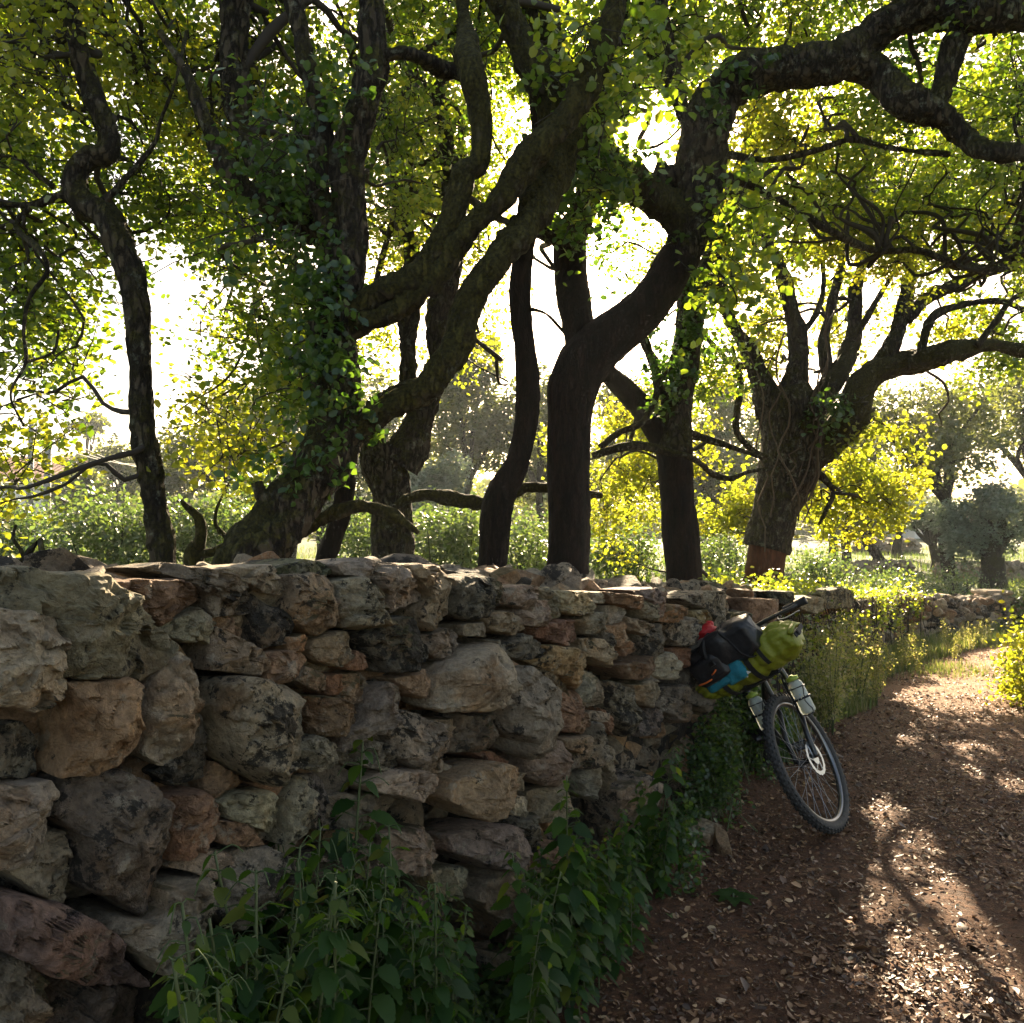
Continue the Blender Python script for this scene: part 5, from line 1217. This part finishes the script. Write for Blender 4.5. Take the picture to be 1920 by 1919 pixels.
for k in range(9):
    a = k * .75; o_ = np.array([math.cos(a), math.sin(a), 0]); serr_leaf(m_, np.array(sd_.location) + o_ * .012 + [0, 0, .02], o_ * .9 + [0, 0, .3], np.array([0, 0, 1.]) - o_ * .3, rng.uniform(.05, .085), .3, None, .5)
m_.build('leaves', M_NETTLEC, sd_); m_ = MB(); m_.tube([np.array(sd_.location) - [0, 0, .02], np.array(sd_.location) + [0, 0, .03]], .004, seg=6); m_.build('stem', M_STEM, sd_)

# ------------------------------------------------------------------ grass
def blades(name, base, h, w, lab, cat, tone=None, leanv=.5, parent=None):
    n = len(base); a = rng.uniform(0, 6.28, n); d = np.stack([np.cos(a), np.sin(a), np.zeros(n)], 1); s = np.cross(d, [0, 0, 1.]); hh = h * rng.uniform(.45, 1.2, n)[:, None]; l = rng.uniform(.1, leanv, n)[:, None] * hh
    up = np.array([0, 0, 1.]); ww = w * rng.uniform(.6, 1.3, n)[:, None]
    v = np.stack([base - s * ww, base + s * ww, base + up * hh * .55 + d * l * .35 + s * ww * .8, base + up * hh * .55 + d * l * .35 - s * ww * .8, base + up * hh + d * l + s * ww * .12, base + up * hh + d * l - s * ww * .12], 1)
    f = np.array([[0, 1, 2, 3], [3, 2, 4, 5]])[None] + (np.arange(n) * 6)[:, None, None]
    r = rng.random(n) if tone is None else tone
    o = fast_mesh(name, v.reshape(-1, 3), f.reshape(-1, 4), M_GRASS, parent, rnd=np.repeat(r, 6))
    if lab: tag(o, lab, cat, kind='stuff')
    return o
def on_ground(x, y, dz=0): return np.stack([x, y, ground_h(x, y) + dz], 1)
# verge along the wall beyond the bicycle, growing out over the track side
n = 26000; y = 4.9 + rng.random(n) ** 1.3 * 9.5; wd = np.interp(y, [4.9, 6.5, 9, 12, 14.4], [.10, .42, .72, .75, .7]); x = path_left(y) + rng.random(n) ** 1.2 * wd * (1 + .4 * vnoise(np.stack([y * 1.3, y * 0, y * 0], 1), 3))
blades('verge_grass', on_ground(x, y), .15, .0035, 'long green and straw coloured grass along the foot of the wall beyond the bicycle', 'grass')
n = 5000; y = rng.uniform(5.5, 14, n); x = path_left(y) + np.interp(y, [0, 5, 9, 11, 14], [3.9, 3.5, 3.3, 3.1, 3.3]) + rng.random(n) * 2.5; k = x / y < .8
blades('right_verge_grass', on_ground(x[k], y[k]), .20, .005, 'sunlit tall grass on the right side of the track', 'grass')
n = 1500; c_ = gpx(1740, 1255); x = c_[0] + rng.normal(size=n) * .34; y = c_[1] + rng.normal(size=n) * .30; blades('track_grass', on_ground(x, y), .07, .003, 'low sunlit grass tuft in the middle of the track', 'grass')
n = 60000; y = 3.5 + rng.random(n) ** .9 * 34; a = rng.uniform(-.75, .75, n); x = a * y; off = x - path_left(np.minimum(y, 16)); k = (off < -.8) | (y > 14.5); x, y = x[k], y[k]
blades('meadow_grass', on_ground(x, y), .22, .008, 'long meadow grass on the field behind the wall', 'grass', tone=rng.random(len(x)) ** 1.5 * .7)

# tall seeding weeds beside the track beyond the bicycle
def weed(seed, h):
    rg = np.random.default_rng(seed); r = thing('tall_weed', 'x', 'weed'); s = MB(); C = []
    for k in range(7):
        a = rg.uniform(0, 6.28); e = np.array([math.cos(a), math.sin(a), 0]) * rg.uniform(.08, .34) * h; p = spline(np.array([[0, 0, -.02], e * .3 + [0, 0, h * .4], e + [0, 0, h * rg.uniform(.45, 1.05)]]), .04)
        s.tube(p, np.linspace(.003, .0012, len(p)), seg=4, cap=False)
        for q in p[3:]: C.append(q + rg.normal(size=(6, 3)) * .026)
    s.build('stem', M_STEM, r); leaves_obj('leaves', np.vstack(C), .024, M_WEED, r, up=.0, width=.8); return r
M_WEED = leaf_mat('seeding_weed_leaf', [(.10, .12, .03), (.16, .17, .05), (.30, .26, .13)], [(.35, .42, .04), (.5, .5, .08), (.6, .5, .2)], .5, .5, .08)
wp_ = [weed(k, .62) for k in range(4)]; uw = set()
for i in range(56):
    y = rng.uniform(5.6, 11.5) if i < 44 else rng.uniform(5.0, 7.2); x = path_left(y) + rng.uniform(.05, np.interp(y, [5, 6.5, 9], [.3, .6, .9])); k = i % 4
    if k in uw and not y > 6.4 and not lit_filter(np.array([[x, y, .42]])).all() and rng.random() < .6: continue
    sc = rng.uniform(.6, 1.25) * float(np.interp(y, [7.5, 9], [1, .55]))
    if k in uw: r = copy_thing(wp_[k], (x, y, float(ground_h(x, y))), rng.uniform(0, 6.3), sc)
    else: uw.add(k); r = wp_[k]; r.location = (x, y, float(ground_h(x, y))); r.scale = (sc,) * 3
    tag(r, 'tall pale weed gone to seed on the grassy verge by the sunlit wall', 'weed', 'seeding weeds along the verge')

def shrub(name, lab, cx, cy, rx, ry, D, n, mat, size, group=None, cat='shrub', up=.3, stems=10, rD=None, zmin=None, sp=.12):
    c = px(cx, cy, D); ex, ez = rx * D / F, ry * D / F; rD = rD or ex; gz = float(ground_h(c[0], c[1])); r = thing(name, lab, cat, (c[0], c[1], gz), group)
    k = max(6, n // 14); u = rng.normal(size=(k, 3)); u /= np.linalg.norm(u, axis=1, keepdims=True); u *= (rng.random((k, 1)) ** .38) * (1 + .22 * vnoise(u * 2.5 + D, 3)[:, None])
    cc = c + u * [ex, rD, ez]; P = np.repeat(cc, 14, 0) + rng.normal(size=(k * 14, 3)) * sp * (D / 12) ** .5; P = P[(P[:, 2] > gz + (zmin or .02)) & (lit_filter(P) if D < 8 else True)]
    tone = np.clip(np.repeat(rng.normal(.45, .22, k), 14)[:len(P)] + rng.normal(size=len(P)) * .15, 0, 1) if len(P) == k * 14 else rng.random(len(P))
    leaves_obj('foliage' if cat == 'shrub' else 'crown', P, size, mat, r, up=up, rnd=tone)
    s = MB()
    for j in range(stems):
        e = cc[rng.integers(0, k)]; b = np.array([c[0] + rng.normal() * ex * .12, c[1] + rng.normal() * ex * .12, gz - .05]); m = (b + e) / 2 + rng.normal(size=3) * ez * .12
        s.tube(spline(np.array([b, m, e]), .3), np.linspace(.012, .004, len(spline(np.array([b, m, e]), .3))) * (D / 8) ** .5, seg=5, cap=False)
    if stems: s.build('stems', M_TWIG, r)
    return r
SH = [('bright leafy bush behind the wall left of the slim trunk',215,1010,110,85,8.5,5200),('pale green bush at the far left edge behind the wall',40,1020,80,70,9.5,3000),('pale bush directly right of the slim trunk foot',395,1010,80,70,9.0,3600),
      ('sunlit bush between the two trunks left of the forked oak',690,1015,60,70,9.5,2400),('large glossy bush right of the forked oak foot',850,1020,90,75,9.0,4600),('glossy bush behind the foot of the wavy trunk',985,1030,70,60,10,2600),
      ('bright bush between the thickest trunk and the brown trunk',1165,1045,70,55,10,3000),('grey green bush behind the brown straight trunk',1350,1050,70,55,12,2400),('low bush just right of the gnarled oak foot',1540,1070,50,30,12,1400),
      ('yellow green bush in front of the terrace wall',1650,1092,60,16,15,1000),('low yellow bush left of the olive tree foot',1790,1090,50,14,16,800),('tall bush filling the gap under the mossy arching limb',480,960,70,70,11,3000)]
for lab, cx, cy, rx, ry, D, n in SH: shrub('bush', lab, cx, cy, rx, ry, D, n, M_SHRUB, .055, 'bushes in the field behind the wall', up=.2)
shrub('bush', 'bright yellow green bush at the right edge beside the track', 1965, 1270, 85, 110, 7.0, 5200, M_OAKY, .045, None, up=.2)
shrub('bush', 'rounded green bush beyond the bend at the right edge', 1950, 1150, 60, 60, 12.5, 2600, M_SHRUB, .05, None, up=.2)

# ivy spilling over the far end of the wall
iv = thing('ivy', 'bright ivy spilling over the top of the wall where it bends', 'ivy', wall_pt(8.6, .1, 0)); C_ = []
for _ in range(420):
    s_ = rng.uniform(6.4, 13.2); t = np.interp(s_, *TOPZ); hump = .09 * math.exp(-((s_ - 9.2) / 1.3) ** 2) + .03
    if rng.random() < .6: p = wall_pt(s_, rng.uniform(-.05, .5), t + rng.uniform(-.03, hump))
    else:
        s_ = 6.4 + int(rng.integers(0, 9)) * .78 + rng.normal() * .1; p = wall_pt(s_, rng.uniform(-.09, .02), t * rng.uniform(.45, 1))
    C_.append(p + rng.normal(size=(16, 3)) * .055)
C_ = np.vstack(C_); C_ = C_[lit_filter(C_) | (C_[:, 2] < .58) | (rng.random(len(C_)) < .3)]; leaves_obj('leaves', C_, .042, M_OAK, iv, up=.4, rnd=np.clip(rng.normal(.7, .25, len(C_)), 0, 1)); vm = MB()
for _ in range(40):
    s_ = rng.uniform(6.4, 13); t = np.interp(s_, *TOPZ); vm.tube(np.array([wall_pt(s_, -.06, 0), wall_pt(s_ + rng.normal() * .1, -.06, t * .5), wall_pt(s_ + rng.normal() * .15, -.03, t)]), .005, seg=4, cap=False)
o = vm.build('stems', M_TWIG, iv); o['kind'] = 'stuff'
gp = wall_pt(ws[-1] - .05, .2, 0)
gc_ = px(1860, 1150, 12.6); gr = thing('stone_gatepost', 'squat stone post with a flat pale capstone where the far wall ends', 'stone post', (gc_[0], gc_[1], 0)); m_ = MB(); 
for k in range(26):
    v, f = rock((gc_[0] + rg.uniform(-.18, .18), gc_[1] + rg.uniform(-.18, .18), rg.uniform(.05, .52)), (.17, .14, .11), rg); m_.add(v, f, np.tile(np.r_[np.array(GREY) * rg.uniform(.8, 1.2), .95], (len(v), 1)))
m_.build('stacked_stones', M_STONE, gr); m_ = MB(); m_.box((gc_[0], gc_[1], .60), (.42, .46, .07), bev=.02); m_.col = [np.tile(np.r_[LIGHT, 1.1], (m_.n, 1))]; m_.build('capstone', M_STONE, gr, smooth=False)

# mossy stump and dead branch just behind the wall at the left
def stick(name, lab, cat, D, lines, mat=M_MOSSBARK, r0=1):
    P0 = limb_pts(lines[0], D)[0]; t = thing(name, lab, cat, (P0[0], P0[1], 0))
    for i, l in enumerate(lines):
        P = limb_pts(l, D)
        if i == 0: P = np.vstack([np.r_[P[0][:2], -.1, P[0][3] * 1.5], P])
        mb = MB(); bark_tube(mb, spline(P, .03), 60 + i + int(D * 7), 1.0); mb.build('trunk' if i == 0 else 'branch', mat, t)
    return t
stick('mossy_stump', 'bent mossy stump with broken top beside the slim trunk', 'stump', 4.2, ['362,1075,44 370,1030,30 376,995,26 372,970,24 350,950,16 340,938,10', '368,1040,20 400,1035,16 428,1015,12 404,985,9 408,950,7 430,905,5'])
stick('dead_branch', 'dead brown branch lying low behind the wall at the far left', 'branch', 3.0, ['85,1068,12 40,1055,14 0,1048,14 -60,1040,12', '50,1058,8 38,1030,8 24,1010,7 30,985,5'], M_BARK)

# ------------------------------------------------------------------ the far field: trees, house, poles, terrace walls
def far_tree(name, lab, cx, cy, rx, ry, D, n, mat, size, foot=None, cat='tree', group=None, lobes=7, trunk_w=None, gap=.0, up=.3):
    c = px(cx, cy, D); ex, ez = rx * D / F, ry * D / F; fx = foot if foot else cx; g0 = px(fx, 1010, D); gz = float(ground_h(g0[0], g0[1])); r = thing(name, lab, cat, (g0[0], g0[1], gz), group)
    rgt = np.random.default_rng(int(cx * 7 + cy)); tw_ = trunk_w or ex * .09; m = MB(); b = np.array([g0[0], g0[1], gz - .2]); top = c + [0, 0, ez * .1]; fk = b + (c - b) * .55
    LC = []
    for k in range(lobes):
        a = k / lobes * 6.28 + rgt.uniform(-.4, .4); q = rgt.uniform(.35, .75); LC.append((c + np.array([math.cos(a) * ex * q, rgt.uniform(-.6, .6) * ex, math.sin(a) * ez * q]), rgt.uniform(.34, .52)))
    LC.append((c, .6))
    S = spline(np.array([np.r_[b, tw_ * 1.3], np.r_[(b + fk) / 2 + [rgt.normal() * tw_, 0, 0], tw_], np.r_[fk, tw_ * .85]]), .3); bark_tube(m, S, int(cx), .6, 12)
    for q, s_ in LC: P = spline(np.array([np.r_[fk, tw_ * .6], np.r_[(fk + q) / 2 + rgt.normal(size=3) * ex * .08, tw_ * .4], np.r_[q + (q - c) * .3, tw_ * .12]]), .3); m.tube(P[:, :3], P[:, 3], seg=7, cap=False)
    m.build('trunk', M_BARK, r); C = []
    for q, s_ in LC:
        k = max(4, int(n * s_ / sum(s for _, s in LC) / 12)); u = rgt.normal(size=(k, 3)); u /= np.linalg.norm(u, axis=1, keepdims=True); u *= rgt.random((k, 1)) ** .4
        C.append(np.repeat(q + u * [ex * s_ * 1.15, ex * s_, ez * s_ * 1.15], 12, 0) + rgt.normal(size=(k * 12, 3)) * ex * .05)
    P = np.vstack(C); k = fbm(P / (ex * .28), 2, int(cx)) > -.55 + gap; P = P[k & (P[:, 2] > gz + .1)]; tone = np.clip(.5 + fbm(P / (ex * .2), 2, 5) * .5 + rgt.normal(size=len(P)) * .15, 0, 1)
    leaves_obj('crown', P, size, mat, r, up=up, rnd=tone); return r
T = far_tree
T('evergreen_oak','tall grey green evergreen behind the gap between the mossy and wavy trunks',880,760,95,130,26,13000,M_FAR,.14)
T('olive_tree','silver green olive under the tall evergreen, seen left of the wavy trunk',815,915,75,60,20,7000,M_OLIVE,.09)
T('evergreen_oak','dark evergreen seen behind the lower crown of the mossy oak',430,830,110,110,30,9000,M_FAR,.15)
T('evergreen_oak','rounded hazy tree on the horizon left of the slim trunk',215,885,75,60,42,6000,M_FAR,.2)
T('evergreen_oak','hazy evergreen right beside the slim trunk at mid height',345,900,70,70,36,6000,M_FAR,.18)
T('evergreen_oak','tall hazy evergreen behind the leaning trunk of the mossy oak',540,800,120,130,27,12000,M_FAR,.14)
T('evergreen_oak','evergreen standing between the forked trunk and the wavy trunk',720,830,90,120,31,9000,M_FAR,.15)
T('evergreen_oak','broad evergreen just right of the wavy trunk',1010,800,90,130,27,9000,M_FAR,.14)
T('evergreen_oak','evergreen filling the gap left of the brown straight trunk',1180,820,90,130,25,10000,M_FAR,.13)
T('evergreen_oak','hazy evergreen filling the gap left of the gnarled trunk',1370,810,90,120,29,9000,M_FAR,.14)
T('evergreen_oak','green evergreen just right of the gnarled trunk',1590,850,90,100,24,9000,M_FAR,.12)
T('umbrella_pine','small flat topped pine on the skyline left of the slim trunk',170,800,42,22,60,1500,M_FAR,.28,foot=150)
T('evergreen_oak','green tree in front of the house roof by the poles',150,930,75,55,32,6000,M_FAR,.16)
T('evergreen_oak','dark evergreen behind the foot of the forked oak',600,930,110,80,28,9000,M_FAR,.15)
T('evergreen_oak','dark tree behind the thickest trunk',1060,900,110,90,30,8000,M_FAR,.15)
T('evergreen_oak','dark tree seen between the brown trunk and the gnarled oak',1340,930,110,90,26,9000,M_FAR,.14)
T('evergreen_oak','dark tree low behind the gnarled oak on its right',1560,930,90,70,28,7000,M_FAR,.14)
T('broad_oak','spreading oak with sky holes under the long limb of the gnarled oak',1760,800,150,120,19,12000,M_FAR,.10,foot=1790,gap=.12,trunk_w=.16,lobes=9)
T('broad_oak','broad oak crown at the right edge above the silver olive',1935,760,120,110,23,9000,M_FAR,.12,gap=.1)
T('olive_tree','large silver green olive with a thick leaning trunk at the right edge',1855,975,92,82,17.5,14000,M_OLIVE,.07,foot=1866,trunk_w=.26)
T('olive_tree','small pruned olive with forked trunk beyond the bend, left one',1622,965,58,42,25,4200,M_OLIVE,.09,trunk_w=.16)
T('olive_tree','small olive with a straight trunk furthest up the slope',1685,960,45,38,31,3000,M_OLIVE,.10,trunk_w=.17)
T('olive_tree','small olive with curled limbs left of the large olive',1748,972,55,36,24,3200,M_OLIVE,.09,trunk_w=.15)
P = []
for _ in range(5200):
    a = rng.uniform(-.78, .78); D = rng.uniform(50, 95); h = rng.random() ** .7 * (3.0 + 2.4 * math.sin(a * 9) * math.sin(a * 23 + 1)) * D / 62; P.append(np.array([a * D, D, float(ground_h(a * D, D)) + h]) + rng.normal(size=(10, 3)) * .55)
o = leaves_obj('distant_woodland', np.vstack(P), .55, M_FAR, up=.2); tag(o, 'hazy belt of distant woodland along the horizon', 'woodland', kind='stuff')

M_WALLW = plain('whitewash', (.72, .70, .66), .8, bump=.3, scale=4, var=.06); M_TILE = plain('roof_tile', (.20, .085, .055), .8, bump=.6, scale=3, var=.3); M_POLE = plain('grey_pole', (.20, .20, .19), .8, var=.2, scale=6); M_GLASS = plain('window_glass', (.03, .04, .05), .15)
def house(name, lab, x0, x1, yb, ye, yr, D, dep, fr_=0):
    a = px(x0, 1010, D); b = px(x1, 1010, D); gz = float(ground_h((a[0] + b[0]) / 2, D)); ze = px(0, ye, D)[2]; zr = px(0, yr, D)[2]; w = b[0] - a[0]; cx = (a[0] + b[0]) / 2
    t = thing(name, lab, 'house', (cx, D + dep / 2, gz)); m = MB(); m.box((cx, D + dep / 2, (gz - .3 + ze) / 2), (w, dep, ze - gz + .3)); m.build('wall', M_WALLW, t, smooth=False)
    m = MB(); o_ = .45; v = [(cx - w/2 - o_, D - o_, ze), (cx + w/2 + o_, D - o_, ze), (cx + w/2 + o_, D + dep + o_, ze), (cx - w/2 - o_, D + dep + o_, ze), (cx - w/2 - o_, D + dep/2, zr), (cx + w/2 + o_, D + dep/2, zr)]
    v = v + [(x, y, z + .16) for x, y, z in v]; m.add(v, [(6,7,11,10), (8,9,10,11), (0,4,5,1), (2,5,4,3), (0,1,7,6), (2,3,9,8), (0,6,10,4), (4,10,9,3), (1,5,11,7), (5,2,8,11)])
    k = int(w * 2 / .5)
    for i in range(k + 1):
        x = cx - w/2 - o_ + i * (w + 2*o_) / k; m.tube([(x, D - o_, ze + .17), (x, D + dep/2, zr + .17)], .07, seg=6)
    m.build('roof', M_TILE, t, smooth=False)
    for i in range(2):
        x = cx + w * (-.22 + .44 * i); m = MB(); m.box((x, D + .005, gz + 1.5), (1.1, .12, 1.2)); o = m.build('window', M_WALLW, t, smooth=False); g = MB(); g.box((x, D - .058, gz + 1.5), (.9, .02, 1.0)); g.build('pane', M_GLASS, t, smooth=False).parent = t
    m = MB(); m.box((cx, D - .01, gz + 1.05), (.95, .1, 2.1)); m.build('door', plain('brown_door', (.12, .06, .03), .6), t, smooth=False)
    return t
house('farmhouse', 'white farmhouse with a brown tiled roof far off at the left edge', -60, 78, 950, 905, 852, 46, 7)
house('outbuilding', 'small pale outbuilding glimpsed between the olives on the right', 1715, 1805, 1010, 980, 962, 48, 5)
tops = []
for x, yt, D, lab in ((60, 790, 30, 'left and nearer to the frame edge of two grey utility poles'), (92, 812, 27, 'right hand one of two grey utility poles')):
    a = px(x - 8, 1010, D); b = px(x, yt, D); gz = float(ground_h(a[0], a[1])); t = thing('utility_pole', lab, 'pole', (a[0], a[1], gz), 'utility poles by the farmhouse')
    m = MB(); m.tube([(a[0], a[1], gz - .3), b], [.15, .10], seg=10); m.build('pole', M_POLE, t); m = MB(); m.box(b - [0, 0, .35], (1.1, .09, .09))
    for k in (-.45, 0, .45): m.lathe([(.035, 0), (.05, .04), (.03, .12), (.02, .15)], b + [k, 0, -.30], (0, 0, 1), 8)
    m.build('crossarm', M_POLE, t); tops.append(b)
t = thing('power_lines', 'thin power lines running right from the grey poles', 'power line', tops[1]); 
for k, ye in ((-.45, 862), (0, 868), (.45, 874)):
    e = px(330, ye, 46); p0 = tops[1] + [k, 0, -.15]; m = MB(); tt = np.linspace(0, 1, 14)[:, None]; m.tube(p0 + (e + [k, 0, 0] - p0) * tt - np.array([0, 0, 1.0]) * tt * (1 - tt) * 2.2, .018, seg=5); m.build('wire', M_POLE, t)
def terrace(name, lab, xa, xb, D, yt, n):
    a = px(xa, 1010, D); b = px(xb, 1010, D); gz = float(ground_h(a[0], D)); zt = px(0, yt, D)[2]; m = MB()
    for k in range(n):
        x = rg.uniform(a[0], b[0]); z = rg.uniform(gz, max(zt, gz + .3)); v, f = rock((x, D + rg.uniform(-.12, .12), z), (.26, .2, .17), rg); m.add(v, f, np.tile(np.r_[np.array(GREY) * rg.uniform(.9, 1.5), 1.0], (len(v), 1)))
    o = m.build(name, M_STONE); tag(o, lab, 'stone wall', 'low terrace walls in the olive field')
terrace('terrace_wall', 'low grey terrace wall behind the trunk of the large olive', 1760, 1990, 21, 1062, 420)
terrace('terrace_wall', 'low dark terrace wall beyond the small pruned olives', 1590, 1700, 23, 1062, 170)
terrace('terrace_wall', 'grey rubble terrace highest on the slope under the small olives', 1600, 1720, 34, 1012, 130)
# ------------------------------------------------------------------ the hazy evening air
HAZE = 0.0007
if HAZE:
    m = bpy.data.materials.new('air'); m.use_nodes = True; nt = m.node_tree; nt.nodes.remove(nt.nodes['Principled BSDF'])
    v = nt.nodes.new('ShaderNodeVolumePrincipled'); v.inputs['Color'].default_value = (.86, .93, 1, 1); v.inputs['Density'].default_value = HAZE; v.inputs['Anisotropy'].default_value = .3
    nt.links.new(v.outputs[0], nt.nodes['Material Output'].inputs['Volume'])
    b = MB(); b.box((0, 970, 10), (1900, 2100, 26)); o = b.build('haze', m, smooth=False); o['kind'] = 'stuff'
    tag(o, 'thin bright haze in the evening air', 'haze')
